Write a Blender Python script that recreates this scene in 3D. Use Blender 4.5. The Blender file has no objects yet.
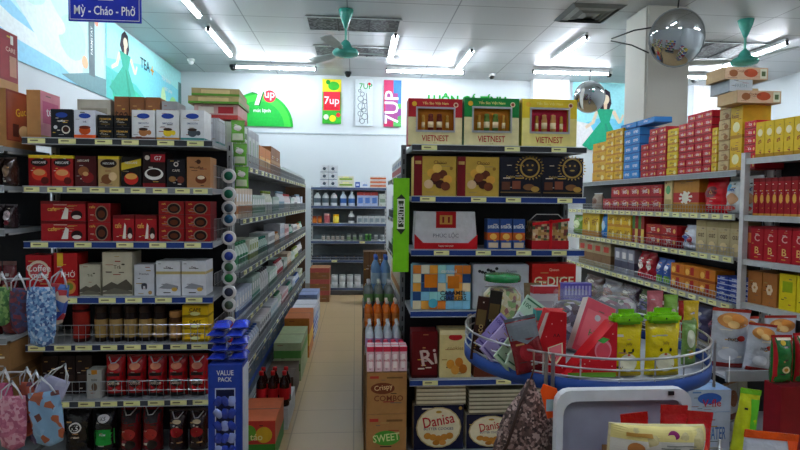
import bpy, bmesh, math, random
from mathutils import Vector, Matrix
random.seed(7)
COL = bpy.context.scene.collection
EYE = Vector((0, 0, 1.5)); FPX = 560.0
CAMR = Matrix.Rotation(-math.atan(45/FPX), 3, 'Z') @ Matrix.Rotation(math.radians(90) - math.atan(23/FPX), 3, 'X') @ Matrix.Rotation(.01, 3, 'Z')
def ray(px, py): return CAMR @ Vector((px-400, 225-py, -FPX))
def atY(px, py, Y): d = ray(px, py); p = EYE + d*(Y/d.y); return p.x, p.z
def atX(px, py, X): d = ray(px, py); p = EYE + d*(X/d.x); return p.y, p.z

# ------------------------------------------------------------------ materials
MATS = {}
def lin(h):
    h = h.lstrip('#'); out = []
    for i in (0, 2, 4):
        c = int(h[i:i+2], 16)/255
        out.append(c/12.92 if c <= .04045 else ((c+.055)/1.055)**2.4)
    return (*out, 1)
def vivid(h):
    # printed colours a little fuller than the plain swatch
    c = [int(h.lstrip('#')[i:i+2], 16)/255 for i in (0, 2, 4)]; g = sum(c)/3
    c = [g+(x-g)*1.12 for x in c]
    c = [min(.93, max(.012, x+.14*(x-.42)*(1 if x > .42 else .55))) for x in c]
    return '%02x%02x%02x' % tuple(int(x*255) for x in c)
def mat(key):
    """'rrggbb' printed card; prefixes: m: metal, k: clear plastic, g: glossy foil, e<strength>: lamp, w: matt"""
    if not isinstance(key, str): return key
    if key in MATS: return MATS[key]
    pre, _, c = key.rpartition(':')
    if pre in ('', 'g', 'w'): c = vivid(c)
    m = bpy.data.materials.new(key.replace(':', '_')); m.use_nodes = True
    nt = m.node_tree; b = nt.nodes['Principled BSDF']
    b.inputs['Base Color'].default_value = lin(c)
    b.inputs['Roughness'].default_value = .5
    b.inputs['Specular IOR Level'].default_value = .25
    if pre == 'm': b.inputs['Metallic'].default_value = 1; b.inputs['Roughness'].default_value = .3
    elif pre == 'mm': b.inputs['Metallic'].default_value = 1; b.inputs['Roughness'].default_value = .02
    elif pre == 'g': b.inputs['Roughness'].default_value = .22; b.inputs['Specular IOR Level'].default_value = .6
    elif pre == 'w': b.inputs['Roughness'].default_value = .85; b.inputs['Specular IOR Level'].default_value = .15
    elif pre == 'k':
        b.inputs['Roughness'].default_value = .08; b.inputs['Alpha'].default_value = .13; b.inputs['Specular IOR Level'].default_value = .8
    elif pre.startswith('e'):
        b.inputs['Emission Color'].default_value = lin(c); b.inputs['Emission Strength'].default_value = float(pre[1:])
    if pre in ('', 'g', 'w'):
        # slight mottling so printed card and film are not perfectly even
        tc = nt.nodes.new('ShaderNodeTexCoord'); n = nt.nodes.new('ShaderNodeTexNoise'); n.inputs['Scale'].default_value = 23
        mx = nt.nodes.new('ShaderNodeMix'); mx.data_type = 'RGBA'; mx.blend_type = 'MULTIPLY'
        mx.inputs['Factor'].default_value = .35
        rp = nt.nodes.new('ShaderNodeValToRGB'); rp.color_ramp.elements[0].position = .3; rp.color_ramp.elements[1].position = .7
        rp.color_ramp.elements[0].color = (.62, .62, .62, 1)
        nt.links.new(tc.outputs['Object'], n.inputs['Vector']); nt.links.new(n.outputs['Fac'], rp.inputs['Fac'])
        mx.inputs[6].default_value = lin(c); nt.links.new(rp.outputs['Color'], mx.inputs[7])
        nt.links.new(mx.outputs[2], b.inputs['Base Color'])
        if pre == 'g':
            n2 = nt.nodes.new('ShaderNodeTexNoise'); n2.inputs['Scale'].default_value = 38; n2.inputs['Detail'].default_value = 3
            bp = nt.nodes.new('ShaderNodeBump'); bp.inputs['Strength'].default_value = .55; bp.inputs['Distance'].default_value = .012
            nt.links.new(tc.outputs['Object'], n2.inputs['Vector']); nt.links.new(n2.outputs['Fac'], bp.inputs['Height']); nt.links.new(bp.outputs[0], b.inputs['Normal'])
            b.inputs['Roughness'].default_value = .18
    MATS[key] = m
    return m

def grid_material(name, base, joint, w, h, mort, rough, noise=.1, shift=(0, 0, 0)):
    m = bpy.data.materials.new(name); m.use_nodes = True; nt = m.node_tree; b = nt.nodes['Principled BSDF']
    tc = nt.nodes.new('ShaderNodeTexCoord'); mp = nt.nodes.new('ShaderNodeMapping'); mp.inputs['Location'].default_value = shift
    br = nt.nodes.new('ShaderNodeTexBrick'); br.offset = 0; br.squash = 1
    br.inputs['Scale'].default_value = 1; br.inputs['Brick Width'].default_value = w; br.inputs['Row Height'].default_value = h
    br.inputs['Mortar Size'].default_value = mort; br.inputs['Mortar Smooth'].default_value = .1
    c = lin(base); br.inputs['Color1'].default_value = c; br.inputs['Color2'].default_value = tuple(x*(1-noise) for x in c[:3])+(1,)
    br.inputs['Mortar'].default_value = lin(joint)
    nt.links.new(tc.outputs['Object'], mp.inputs['Vector']); nt.links.new(mp.outputs[0], br.inputs['Vector'])
    nt.links.new(br.outputs['Color'], b.inputs['Base Color']); b.inputs['Roughness'].default_value = rough
    b.inputs['Specular IOR Level'].default_value = .4
    return m
def plaster(name, base, rough=.8):
    m = bpy.data.materials.new(name); m.use_nodes = True; nt = m.node_tree; b = nt.nodes['Principled BSDF']
    n = nt.nodes.new('ShaderNodeTexNoise'); n.inputs['Scale'].default_value = 1.5; n.inputs['Detail'].default_value = 4
    rp = nt.nodes.new('ShaderNodeValToRGB'); c = lin(base)
    rp.color_ramp.elements[0].color = tuple(x*.93 for x in c[:3])+(1,); rp.color_ramp.elements[1].color = c
    nt.links.new(n.outputs['Fac'], rp.inputs['Fac']); nt.links.new(rp.outputs['Color'], b.inputs['Base Color'])
    b.inputs['Roughness'].default_value = rough; b.inputs['Specular IOR Level'].default_value = .2
    return m
def patches(name, cols, scale, rough=.6, kind='vor'):
    """printed cloth or sweets seen through film: cells of a few colours"""
    m = bpy.data.materials.new(name); m.use_nodes = True; nt = m.node_tree; b = nt.nodes['Principled BSDF']
    tc = nt.nodes.new('ShaderNodeTexCoord'); v = nt.nodes.new('ShaderNodeTexVoronoi'); v.inputs['Scale'].default_value = scale
    if kind == 'square': v.distance = 'CHEBYCHEV'; v.inputs['Randomness'].default_value = .45
    sp = nt.nodes.new('ShaderNodeSeparateColor'); rp = nt.nodes.new('ShaderNodeValToRGB'); rp.color_ramp.interpolation = 'CONSTANT'
    el = rp.color_ramp.elements
    while len(el) < len(cols): el.new(.5)
    for i, c in enumerate(cols): el[i].position = i/len(cols); el[i].color = lin(c)
    nt.links.new(tc.outputs['Object'], v.inputs['Vector']); nt.links.new(v.outputs['Color'], sp.inputs[0])
    nt.links.new(sp.outputs[0], rp.inputs['Fac']); nt.links.new(rp.outputs['Color'], b.inputs['Base Color'])
    b.inputs['Roughness'].default_value = rough
    return m

# ------------------------------------------------------------------ mesh building
TXT = {}
def glyphs(s, bold=.0):
    if (s, bold) in TXT: return TXT[(s, bold)]
    cu = bpy.data.curves.new('lettering', 'FONT'); cu.body = s; cu.resolution_u = 2; cu.offset = bold
    cu.align_x = 'CENTER'
    o = bpy.data.objects.new('lettering', cu); COL.objects.link(o)
    dg = bpy.context.evaluated_depsgraph_get(); me = bpy.data.meshes.new_from_object(o.evaluated_get(dg))
    vs = [v.co.copy() for v in me.vertices]; fs = [tuple(p.vertices) for p in me.polygons]
    bpy.data.objects.remove(o); bpy.data.curves.remove(cu); bpy.data.meshes.remove(me)
    if vs:
        x0 = min(v.x for v in vs); x1 = max(v.x for v in vs); y0 = min(v.y for v in vs); y1 = max(v.y for v in vs)
        H = max(y1-y0, 1e-3); vs = [((v.x-(x0+x1)/2)/H, (v.y-(y0+y1)/2)/H) for v in vs]; wd = (x1-x0)/H
    else: wd = 1
    TXT[(s, bold)] = (vs, fs, wd)
    return TXT[(s, bold)]

class MB:
    def __init__(s): s.v = []; s.f = []; s.m = []; s.mats = []; s.sm = []
    def add(s, vs, fs, mt, M=None, smooth=False):
        mt = mat(mt)
        if mt not in s.mats: s.mats.append(mt)
        i = s.mats.index(mt); b = len(s.v)
        s.v += [(M @ Vector(v)) if M else Vector(v) for v in vs]
        for f in fs: s.f.append(tuple(b+k for k in f)); s.m.append(i); s.sm.append(smooth)
        return s
    def box(s, x0, x1, y0, y1, z0, z1, mt, M=None, c=0):
        if c <= 0:
            vs = [(x, y, z) for x in (x0, x1) for y in (y0, y1) for z in (z0, z1)]
            fs = [(0, 1, 3, 2), (4, 6, 7, 5), (0, 4, 5, 1), (2, 3, 7, 6), (0, 2, 6, 4), (1, 5, 7, 3)]
            return s.add(vs, fs, mt, M)
        bm = bmesh.new(); bmesh.ops.create_cube(bm, size=1)
        for v in bm.verts: v.co = Vector(((x0+x1)/2+v.co.x*(x1-x0), (y0+y1)/2+v.co.y*(y1-y0), (z0+z1)/2+v.co.z*(z1-z0)))
        bmesh.ops.bevel(bm, geom=bm.edges[:], offset=c, segments=2, affect='EDGES')
        bm.verts.index_update()
        s.add([v.co.copy() for v in bm.verts], [tuple(v.index for v in f.verts) for f in bm.faces], mt, M); bm.free(); return s
    def prism(s, pts, y0, y1, mt, M=None):
        n = len(pts); vs = [(x, y0, z) for x, z in pts] + [(x, y1, z) for x, z in pts]
        fs = [tuple(range(n)), tuple(range(2*n-1, n-1, -1))] + [(i, n+i, n+(i+1) % n, (i+1) % n) for i in range(n)]
        return s.add(vs, fs, mt, M)
    def tube(s, pts, r, mt, n=6, M=None, closed=False):
        pts = [Vector(p) for p in pts]; vs = []; k = len(pts); up = None
        for i, p in enumerate(pts):
            if closed: t = pts[(i+1) % k]-pts[i-1]
            else: t = pts[min(i+1, k-1)]-pts[max(i-1, 0)]
            t = t.normalized()
            if up is None: up = Vector((0, 0, 1)) if abs(t.z) < .9 else Vector((0, 1, 0))
            a = t.cross(up).normalized(); b = a.cross(t).normalized(); up = b
            rr = r[i] if isinstance(r, (list, tuple)) else r
            vs += [p + a*rr*math.cos(2*math.pi*j/n) + b*rr*math.sin(2*math.pi*j/n) for j in range(n)]
        fs = [(i*n+j, i*n+(j+1) % n, ((i+1) % k)*n+(j+1) % n, ((i+1) % k)*n+j) for i in range(k if closed else k-1) for j in range(n)]
        if not closed: fs += [tuple(range(n-1, -1, -1)), tuple((k-1)*n+j for j in range(n))]
        return s.add(vs, fs, mt, M, smooth=n > 4)
    def lathe(s, prof, mt, n=20, M=None, smooth=True, cx=0, cy=0):
        vs = []; k = len(prof)
        for r, z in prof: vs += [(cx+r*math.cos(2*math.pi*j/n), cy+r*math.sin(2*math.pi*j/n), z) for j in range(n)]
        fs = [(i*n+j, i*n+(j+1) % n, (i+1)*n+(j+1) % n, (i+1)*n+j) for i in range(k-1) for j in range(n)]
        if prof[0][0] > 1e-5: fs.append(tuple(range(n-1, -1, -1)))
        if prof[-1][0] > 1e-5: fs.append(tuple((k-1)*n+j for j in range(n)))
        return s.add(vs, fs, mt, M, smooth)
    def decor(s, ops, S, w, h, M=None, o0=.0005, step=.0003, fine=False):
        """print on a surface S(u, v, offset)"""
        off = o0
        for op in ops:
            k = op[0]
            if k == 'r':
                _, u0, v0, u1, v1, c = op; nu = 6 if fine else 1; nv = 6 if fine else 1
                vs = [S(u0+(u1-u0)*i/nu, v0+(v1-v0)*j/nv, off) for i in range(nu+1) for j in range(nv+1)]
                fs = [(i*(nv+1)+j, (i+1)*(nv+1)+j, (i+1)*(nv+1)+j+1, i*(nv+1)+j+1) for i in range(nu) for j in range(nv)]
                s.add(vs, fs, c, M)
            elif k in 'ce':
                if k == 'c': _, u, v, r, c = op; ru, rv = r, r*w/h
                else: _, u, v, ru, rv, c = op
                n = 18; rings = (1/3, 2/3, 1) if fine else (1,)
                vs = [S(u, v, off)]
                for q in rings: vs += [S(u+ru*q*math.cos(2*math.pi*j/n), v+rv*q*math.sin(2*math.pi*j/n), off) for j in range(n)]
                fs = [(0, 1+j, 1+(j+1) % n) for j in range(n)]
                for q in range(len(rings)-1): fs += [(1+q*n+j, 1+(q+1)*n+j, 1+(q+1)*n+(j+1) % n, 1+q*n+(j+1) % n) for j in range(n)]
                s.add(vs, fs, c, M)
            elif k == 'g':
                _, u, v, r1, r2, c = op; n = 32; a = w/h
                vs = [S(u+r*math.cos(2*math.pi*j/n), v+r*a*math.sin(2*math.pi*j/n), off) for r in (r1, r2) for j in range(n)]
                s.add(vs, [(j, n+j, n+(j+1) % n, (j+1) % n) for j in range(n)], c, M)
            elif k == 'p':
                _, pts, c = op
                s.add([S(u, v, off) for u, v in pts], [tuple(range(len(pts)))], c, M)
            elif k == 't':
                st, u, v, th, c = op[1:6]; rot = op[6] if len(op) > 6 else 0; lim = op[7] if len(op) > 7 else .94
                vs, fs, wd = glyphs(st, .012)
                H = min(th*h, .8*w) if rot == 90 else th*h
                room = (h if rot else w)*lim
                sx = H*min(1, room/(wd*H)) if wd*H > room else H
                cr, sr = math.cos(math.radians(rot)), math.sin(math.radians(rot))
                s.add([S(u+(a*sx*cr-b*H*sr)/w, v+(a*sx*sr+b*H*cr)/h, off) for a, b in vs], fs, c, M)
            off += step
        return s
    def mesh(s, name):
        me = bpy.data.meshes.new(name); me.from_pydata([tuple(v) for v in s.v], [], s.f)
        for m in s.mats: me.materials.append(m)
        me.polygons.foreach_set('material_index', s.m); me.polygons.foreach_set('use_smooth', s.sm)
        me.update(); return me
    def obj(s, name, parent=None):
        o = bpy.data.objects.new(name, s.mesh(name)); COL.objects.link(o); o.parent = parent; return o

# ------------------------------------------------------------------ things
def tag(o, label, cat, group=None):
    nw = len(label.split())
    if not 4 <= nw <= 16: print('LABEL LENGTH', nw, label)
    o['label'] = label; o['category'] = cat
    if group: o['group'] = group
    return o
def thing(name, label, cat, loc=(0, 0, 0), rz=0, group=None):
    o = bpy.data.objects.new(name, None); COL.objects.link(o); o.empty_display_size = .1
    o.location = loc; o.rotation_euler = (0, 0, rz); return tag(o, label, cat, group)
def struct(name, mb):
    o = mb.obj(name); o['kind'] = 'structure'; return o
class Proto:
    """meshes of one kind of goods; put() makes the real objects"""
    def __init__(s, name, main=None, parts=()): s.name = name; s.main = main; s.parts = list(parts)
def put(p, loc, label, cat, group=None, rz=0, rx=0, ry=0, name=None):
    name = name or p.name
    r = bpy.data.objects.new(name, p.main); COL.objects.link(r); tag(r, label, cat, group)
    r.location = loc; r.rotation_euler = (rx, ry, rz)
    for part in p.parts:
        c = bpy.data.objects.new(part[0], part[1]); COL.objects.link(c); c.parent = r
        for sub in (part[2] if len(part) > 2 else ()):
            d = bpy.data.objects.new(sub[0], sub[1]); COL.objects.link(d); d.parent = c
    return r

# ---- makers: each returns f(name, w, d, h) -> Proto, front face at y=0 facing -Y, base at z=0
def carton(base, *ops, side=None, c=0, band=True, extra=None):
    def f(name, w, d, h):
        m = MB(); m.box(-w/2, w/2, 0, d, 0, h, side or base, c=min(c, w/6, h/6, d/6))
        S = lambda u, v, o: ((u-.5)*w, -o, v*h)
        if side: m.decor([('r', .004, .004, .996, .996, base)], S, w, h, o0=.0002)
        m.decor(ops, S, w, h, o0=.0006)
        if w > .03 and h > .04:
            rg = random.Random(int(w*1e5)+int(h*1e5)); bc = lin(base)[0]+lin(base)[1]+lin(base)[2] if ':' not in base else 1
            for q in range(7):
                uu = rg.uniform(.06, .62); vv = rg.uniform(.05, .93); ww = rg.uniform(.1, .3)
                m.decor([('r', uu, vv, min(.95, uu+ww), vv+rg.uniform(.012, .03), rg.choice(['2a2422', '6a6058', 'a08a5a', '8a3a34'] if bc > .5 else ['d8cfc0', 'b08a5a', 'a8a4a0', 'c9a84c']))], S, w, h, o0=.0004)
        e = .0006
        for op in ops:
            if op[0] == 'r' and op[1] <= 0 and op[3] >= 1:
                z0, z1, cc = op[2]*h, op[4]*h, op[5]
                m.add([(-w/2-e, 0, z0), (-w/2-e, d, z0), (-w/2-e, d, z1), (-w/2-e, 0, z1)], [(0, 3, 2, 1)], cc)
                m.add([(w/2+e, 0, z0), (w/2+e, d, z0), (w/2+e, d, z1), (w/2+e, 0, z1)], [(0, 1, 2, 3)], cc)
            e += .0002
        # flap seam on the lid and a small printed panel on both sides
        m.box(-w/2, w/2, d*.49, d*.51, h, h+.0008, '6b6257')
        return Proto(name, m.mesh(name))
    return f
def prismbox(pts, base, *ops):
    def f(name, w, d, h):
        m = MB(); m.prism([((u-.5)*w, v*h) for u, v in pts], 0, d, base)
        m.decor(ops, lambda u, v, o: ((u-.5)*w, -o, v*h), w, h); return Proto(name, m.mesh(name))
    return f
def pouch(base, *ops, seam='c8c8c8', wr=.06, body=None, clip=None, flat=.5, back=None):
    def f(name, w, d, h):
        sd = random.random()*9; nu, nv = 12, 16
        def P(u, v):
            a = max(0, 1-abs(2*u-1)**2.6)**flat; b = min(1, max(0, (.93-v)/.3))**.55*min(1, .35+v/.12)
            return a*b*(1+wr*math.sin(9*u+sd)*math.sin(13*v+2*sd)+wr*math.sin(23*v+7*u+sd))
        def S(u, v, o):
            pin = 1-.06*math.sin(math.pi*min(1, max(0, v)))
            return ((u-.5)*w*pin, d/2-d/2*P(u, v)-o, v*h)
        m = MB(); vs = []; fs = []
        for i in range(nu+1):
            for j in range(nv+1): vs.append(S(i/nu, j/nv, .0005))
        n = len(vs)
        for i in range(nu+1):
            for j in range(nv+1):
                x, y, z = S(i/nu, j/nv, .0005); vs.append((x, d-y, z))
        g = lambda i, j: i*(nv+1)+j
        for i in range(nu):
            for j in range(nv):
                fs.append((g(i, j), g(i+1, j), g(i+1, j+1), g(i, j+1))); fs.append((n+g(i, j), n+g(i, j+1), n+g(i+1, j+1), n+g(i+1, j)))
        for j in range(nv): fs += [(g(0, j), g(0, j+1), n+g(0, j+1), n+g(0, j)), (g(nu, j), n+g(nu, j), n+g(nu, j+1), g(nu, j+1))]
        for i in range(nu): fs += [(g(i, 0), n+g(i, 0), n+g(i+1, 0), g(i+1, 0)), (g(i, nv), g(i+1, nv), n+g(i+1, nv), n+g(i, nv))]
        m.add(vs, fs, body or ('g:'+base if isinstance(base, str) and ':' not in base else base), smooth=True)
        rg = random.Random(int(w*1e5)+int(h*1e5))
        for q in range(6):
            uu = rg.uniform(.12, .55); vv = rg.uniform(.08, .82)
            m.decor([('r', uu, vv, uu+rg.uniform(.1, .3), vv+rg.uniform(.012, .04), rg.choice(['d8cfc0', '2a2422', 'b08a5a', 'a8a4a0']))], S, w, h, o0=.0012, fine=True)
        m.decor(ops, S, w, h, o0=.0015, step=.0004, fine=True)
        if seam: m.box(-w*.5, w*.5, d/2-.0015, d/2+.0015, h*.945, h, 'g:'+seam)
        parts = []
        if clip:
            q = MB(); q.tube([(-w*.3, d/2-.012, h*.95), (-w*.1, d*.1, h*.83), (w*.1, d*.1, h*.84), (w*.3, d/2-.012, h*.95)], .003, clip, 5)
            return Proto(name, None, [('pouch', m.mesh('pouch')), ('twist_tie', q.mesh('twist_tie'))])
        return Proto(name, m.mesh(name))
    return f
def bottle(body, cap, label=None, neck=.35, capn='cap', shape='bottle', n=12):
    def f(name, w, d, h):
        r = min(w, d)/2*.96; m = MB(); q = MB(); L = MB(); T = Matrix.Translation((0, d/2, 0))
        if shape == 'bottle':
            m.lathe([(r*.92, 0), (r, h*.03), (r, h*.6), (r*.85, h*.7), (r*neck, h*.84), (r*neck, h*.9)], body, n, T)
            q.lathe([(r*neck*1.15, h*.89), (r*neck*1.15, h*.99), (r*neck, h)], cap, n, T); z0, z1 = .2, .52
        elif shape == 'jar':
            m.lathe([(r*.92, 0), (r*.98, h*.03), (r*.98, h*.72), (r*.84, h*.8), (r*.84, h*.83)], body, n, T)
            q.lathe([(r*.92, h*.8), (r*.94, h*.81), (r*.94, h*.98), (r*.88, h)], cap, n, T); z0, z1 = .12, .62
        else:  # upright tub whose lid is as wide as the body
            m.lathe([(r*.88, 0), (r*.96, h*.04), (r*.96, h*.86)], body, n, T)
            q.lathe([(r, h*.85), (r, h*.98), (r*.95, h)], cap, n, T); z0, z1 = .1, .78
        parts = [('container', m.mesh('container')), (capn, q.mesh(capn))]
        if label:
            L.lathe([(r*1.012, h*z0), (r*1.012, h*z1)], label, n, T); L.f = L.f[:-2]; L.m = L.m[:-2]; L.sm = L.sm[:-2]
            parts.append(('paper_label', L.mesh('paper_label')))
        return Proto(name, None, parts)
    return f

# ---- placing goods in rows
ORD = ['', 'first', 'second', 'third', 'fourth', 'fifth', 'sixth', 'seventh', 'eighth', 'ninth', 'tenth', 'eleventh', 'twelfth', 'thirteenth', 'fourteenth', 'fifteenth', 'sixteenth']
def colword(i, n):
    if n == 1: return ''
    if n == 2: return ('left one', 'right one')[i]
    if i == 0: return 'leftmost'
    if i == n-1: return 'rightmost'
    return 'middle one' if n == 3 else ORD[i+1]+' from left'
def levword(l, n):
    if n == 1: return ''
    if n == 2: return ('lower', 'upper')[l]
    return 'bottom layer' if l == 0 else 'top layer' if l == n-1 else ORD[l+1]+' layer up'
CEILS = {}
def levels(zs):
    for hi, lo in zip(zs, zs[1:]): CEILS[round(lo, 4)] = hi-.036
    return zs
class Shelf:
    def __init__(s, kind, plane, z, where, ceil=None):
        s.kind = kind; s.plane = plane; s.z = z; s.where = where; s.ceil = ceil or (CEILS.get(round(z, 4)))
    def span(s, px0, px1, ytop):
        if s.kind == 'F':
            Y = s.plane; a = atY(px0, 200, Y)[0]; b = atY(px1, 200, Y)[0]; zt = atY((px0+px1)/2, ytop, Y)[1]
        else: a = atX(px0, 200, s.plane)[0]; b = atX(px1, 200, s.plane)[0]; zt = atX((px0+px1)/2, ytop, s.plane)[1]
        return a, b, zt
    def pos(s, t, z, back=0):
        if s.kind == 'F': return (t, s.plane+back, z)
        return (s.plane+back, t, z) if s.kind == 'R' else (s.plane-back, t, z)
    def rz(s): return {'F': 0, 'R': -math.pi/2, 'L': math.pi/2}[s.kind]
def rows(name, cat, desc, sh, px0, px1, ytop, mk, n=1, lv=1, d=.12, gap=.006, back=0, group=None, jit=0, h=None, z=None, where=True, heights=None, rx=0):
    """a run of n equal goods, lv layers, between two marks along a shelf"""
    a, b, zt = sh.span(px0, px1, ytop); z0 = sh.z if z is None else z
    H = (h if h is not None else (zt-z0)/lv); W = abs(b-a)/n
    if sh.ceil and z is None: H = min(H, (sh.ceil-z0)/lv)
    p = mk(name, W-gap, d, H-.002)
    g = group or (f'{desc}s' if n*lv > 1 else None)
    tot = []
    for i in range(n):
        nl = heights[i] if heights else lv
        for l in range(nl):
            t = a+(b-a)*(i+.5)/n
            words = [desc+((' '+sh.where) if where else '')]
            if lv > 1 and nl > 1: words.append(levword(l, nl))
            if n > 1: words.append(colword(i, n))
            j = random.uniform(-jit, jit) if jit else 0
            tot.append(put(p, sh.pos(t+ (j*.2 if l else 0), z0+.0015+l*(H-.0005), back+abs(j)), ', '.join(words), cat, g, sh.rz()+j*1.5, rx=rx))
    return tot

# ------------------------------------------------------------------ room shell
XL, XR, YB, YF, HC = -2.9, 7.0, 9.6, -4.0, 3.62
struct('floor', MB().box(XL, XR, YF, YB, -.1, 0, grid_material('floor_tiles', 'b39a72', '8f7c5a', .4, .4, .004, .28, .04)))
struct('ceiling', MB().box(XL, XR, YF, YB, HC, HC+.1, grid_material('ceiling_panels', 'b6bcc0', '757d82', 1.2, .6, .008, .42, .03, (.1, .55, 0))))
wm = plaster('wall_paint', 'cdd5d8')
struct('wall_left', MB().box(XL-.1, XL, YF, YB, 0, HC, wm))
struct('wall_right', MB().box(XR, XR+.1, YF, YB, 0, HC, wm))
struct('wall_back', MB().box(XL-.1, XR+.1, YB, YB+.1, 0, HC, wm))
struct('wall_front', MB().box(XL-.1, XR+.1, YF-.1, YF, 0, HC, wm))
struct('trim_1', MB().box(XL+.01, XR-.01, YB-.012, YB-.001, 2.63, 2.65, 'aab4b8'))
struct('baseboard_back', MB().box(XL+.01, XR-.01, YB-.018, YB-.001, 0, .1, '8d8a86'))
# round-edged pillar in the middle and the pilaster by the back wall
px0, _ = atY(646, 60, 5.8); px1, _ = atY(690, 60, 5.8)
PIL = (px0, px1)
m = MB(); m.box(px0, px1, 5.8, 6.28, 0, HC, plaster('pillar_paint', 'd6d5cc'), c=.02)
o = m.obj('pillar'); o['kind'] = 'structure'
a, b = atY(534, 60, 9.42)[0], atY(570, 60, 9.42)[0]
o = MB().box(a, b, 9.42, 9.599, 0, HC, plaster('pilaster_paint', 'e4e8e8')).obj('pilaster'); o['kind'] = 'structure'

# ------------------------------------------------------------------ ceiling fittings
def lamp(name, x0, y0, x1, y1, label, z=HC):
    c = ((x0+x1)/2, (y0+y1)/2, z); L = math.hypot(x1-x0, y1-y0); rz = math.atan2(y1-y0, x1-x0)
    t = thing(name, label, 'ceiling lamp', c, rz, 'fluorescent batten lamps')
    MB().box(-L/2, L/2, -.02, .02, -.045, -.001, 'd9dcdc', c=.004).obj('batten', t)
    MB().prism([(-.04, -.056), (-.02, -.0455), (.02, -.0455), (.04, -.056), (.038, -.06), (.02, -.05), (-.02, -.05), (-.038, -.06)], -L/2, L/2, 'd9dcdc', M=Matrix.Rotation(math.pi/2, 4, 'Z')).obj('added_reflector', t)  # wings added above the tube to keep its glow off the ceiling
    for s in (-1, 1):
        e = MB(); e.box(s*L/2-.012, s*L/2+.012, -.018, .018, -.09, -.03, '2b2d2e', c=.003); e.obj('end_socket', t)
    MB().tube([(-L/2+.012, 0, -.072), (L/2-.012, 0, -.072)], .017, 'e34:eef5ff', 12).obj('tube', t)
def lamp_px(label, a, b):
    # ends marked in the photograph, solved for the lamp height
    def g(p):
        d = ray(*p); t = (HC-.07-1.5)/d.z; return EYE.x+d.x*t, EYE.y+d.y*t
    (x0, y0), (x1, y1) = g(a), g(b)
    L = math.hypot(x1-x0, y1-y0); ux, uy = (x1-x0)/L, (y1-y0)/L
    if abs(ux) > .8: ux, uy, y1 = math.copysign(1, ux), 0, y0
    else: ux, uy = 0, math.copysign(1, uy)
    cx, cy = (x0+x1)/2, (y0+y1)/2; cy = min(cy, 9.2) if ux == 0 else min(cy, 9.4)
    if cy+.62*abs(uy) > 9.55: cy = 9.55-.62
    L = 1.22
    lamp('fluorescent_lamp', cx-ux*L/2, cy-uy*L/2, cx+ux*L/2, cy+uy*L/2, label)
lamp_px('lit fluorescent batten running lengthwise, left of the ceiling by the security camera', (205, 28), (233, 57))
lamp_px('lit fluorescent batten cut by the top edge of the picture, beside the blue sign', (166, -22), (196, 14))
lamp_px('lit crosswise fluorescent batten near back wall above the green half circle', (240, 67), (312, 71))
lamp_px('lit fluorescent batten running lengthwise just right of the left ceiling fan', (395, 37), (390, 61))
lamp_px('lit crosswise fluorescent batten near back wall above the tall drink posters', (391, 71), (458, 74))
lamp_px('short-looking fluorescent batten with yellowed end above the green wall lettering', (468, 53), (459, 72))
lamp_px('lit fluorescent batten running lengthwise left of the pillar', (585, 40), (553, 61))
lamp_px('lit crosswise fluorescent batten near back wall beside the pillar', (537, 72), (605, 74))
lamp_px('lit fluorescent batten running lengthwise right of the pillar by the right fan', (782, 43), (728, 67))
lamp_px('lit crosswise fluorescent batten near back wall right of the pillar', (690, 77), (742, 79))
for i, (x, y) in enumerate([(-1.7, 2.6), (.9, 2.9), (3.6, 2.9), (-1.2, -.3), (1.2, -.3), (3.6, -.3), (5.6, 2.8), (5.6, -1.5)]):  # unseen battens added over and behind the camera as frontal fill light
    lamp('fluorescent_lamp', x, y-.61, x, y+.61, ['lit fluorescent batten above the near left shelves', 'lit fluorescent batten above the round rack', 'lit fluorescent batten above the near right shelves', 'lit fluorescent batten over the left of the shop entrance', 'lit fluorescent batten over the shop entrance', 'lit fluorescent batten over the right of the entrance', 'lit fluorescent batten by the right wall', 'lit fluorescent batten at the front right corner'][i])

def fan(px, pyc, pym, label, rz):
    d = ray(px, pyc); t = (HC-1.5)/d.z; x, y = d.x*t, d.y*t; zm = atY(px, pym, y)[1]
    f = thing('ceiling_fan', label, 'ceiling fan', (x, y, HC), rz, 'teal ceiling fans')
    dz = zm-HC; tl = 'g:4fa395'
    MB().lathe([(.085, -.001), (.075, -.05), (.03, -.17), (.018, -.2)], tl, 16).obj('canopy', f)
    MB().lathe([(.013, -.19), (.013, dz+.1)], 'g:7fc4b4', 8).obj('rod', f)
    MB().lathe([(.02, dz+.13), (.05, dz+.1), (.07, dz+.05), (.13, dz+.02), (.15, dz-.01), (.13, dz-.04), (.06, dz-.06), (.0, dz-.065)], tl, 20).obj('motor_housing', f)
    for k in range(3):
        M = Matrix.Rotation(k*2*math.pi/3, 4, 'Z') @ Matrix.Translation((0, 0, dz)) @ Matrix.Rotation(.18, 4, 'X')
        b = MB(); b.box(.1, .22, -.02, .02, -.004, .004, 'm:9aa5a3', M=M)
        pts = [(.2, -.05), (.35, -.07), (.6, -.065), (.63, 0), (.6, .06), (.35, .055), (.2, .04)]
        b.add([(p, q, .004) for p, q in pts]+[(p, q, -.002) for p, q in pts], [tuple(range(7)), tuple(range(13, 6, -1))]+[(i, 7+i, 7+(i+1) % 7, (i+1) % 7) for i in range(7)], 'a9b4b4', M=M)
        b.obj('blade', f)
fan(346, 10, 52, 'teal ceiling fan hanging between the dark perforated ceiling vents', .2)
fan(746, 20, 61, 'teal ceiling fan hanging right of the pillar', .75)

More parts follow.
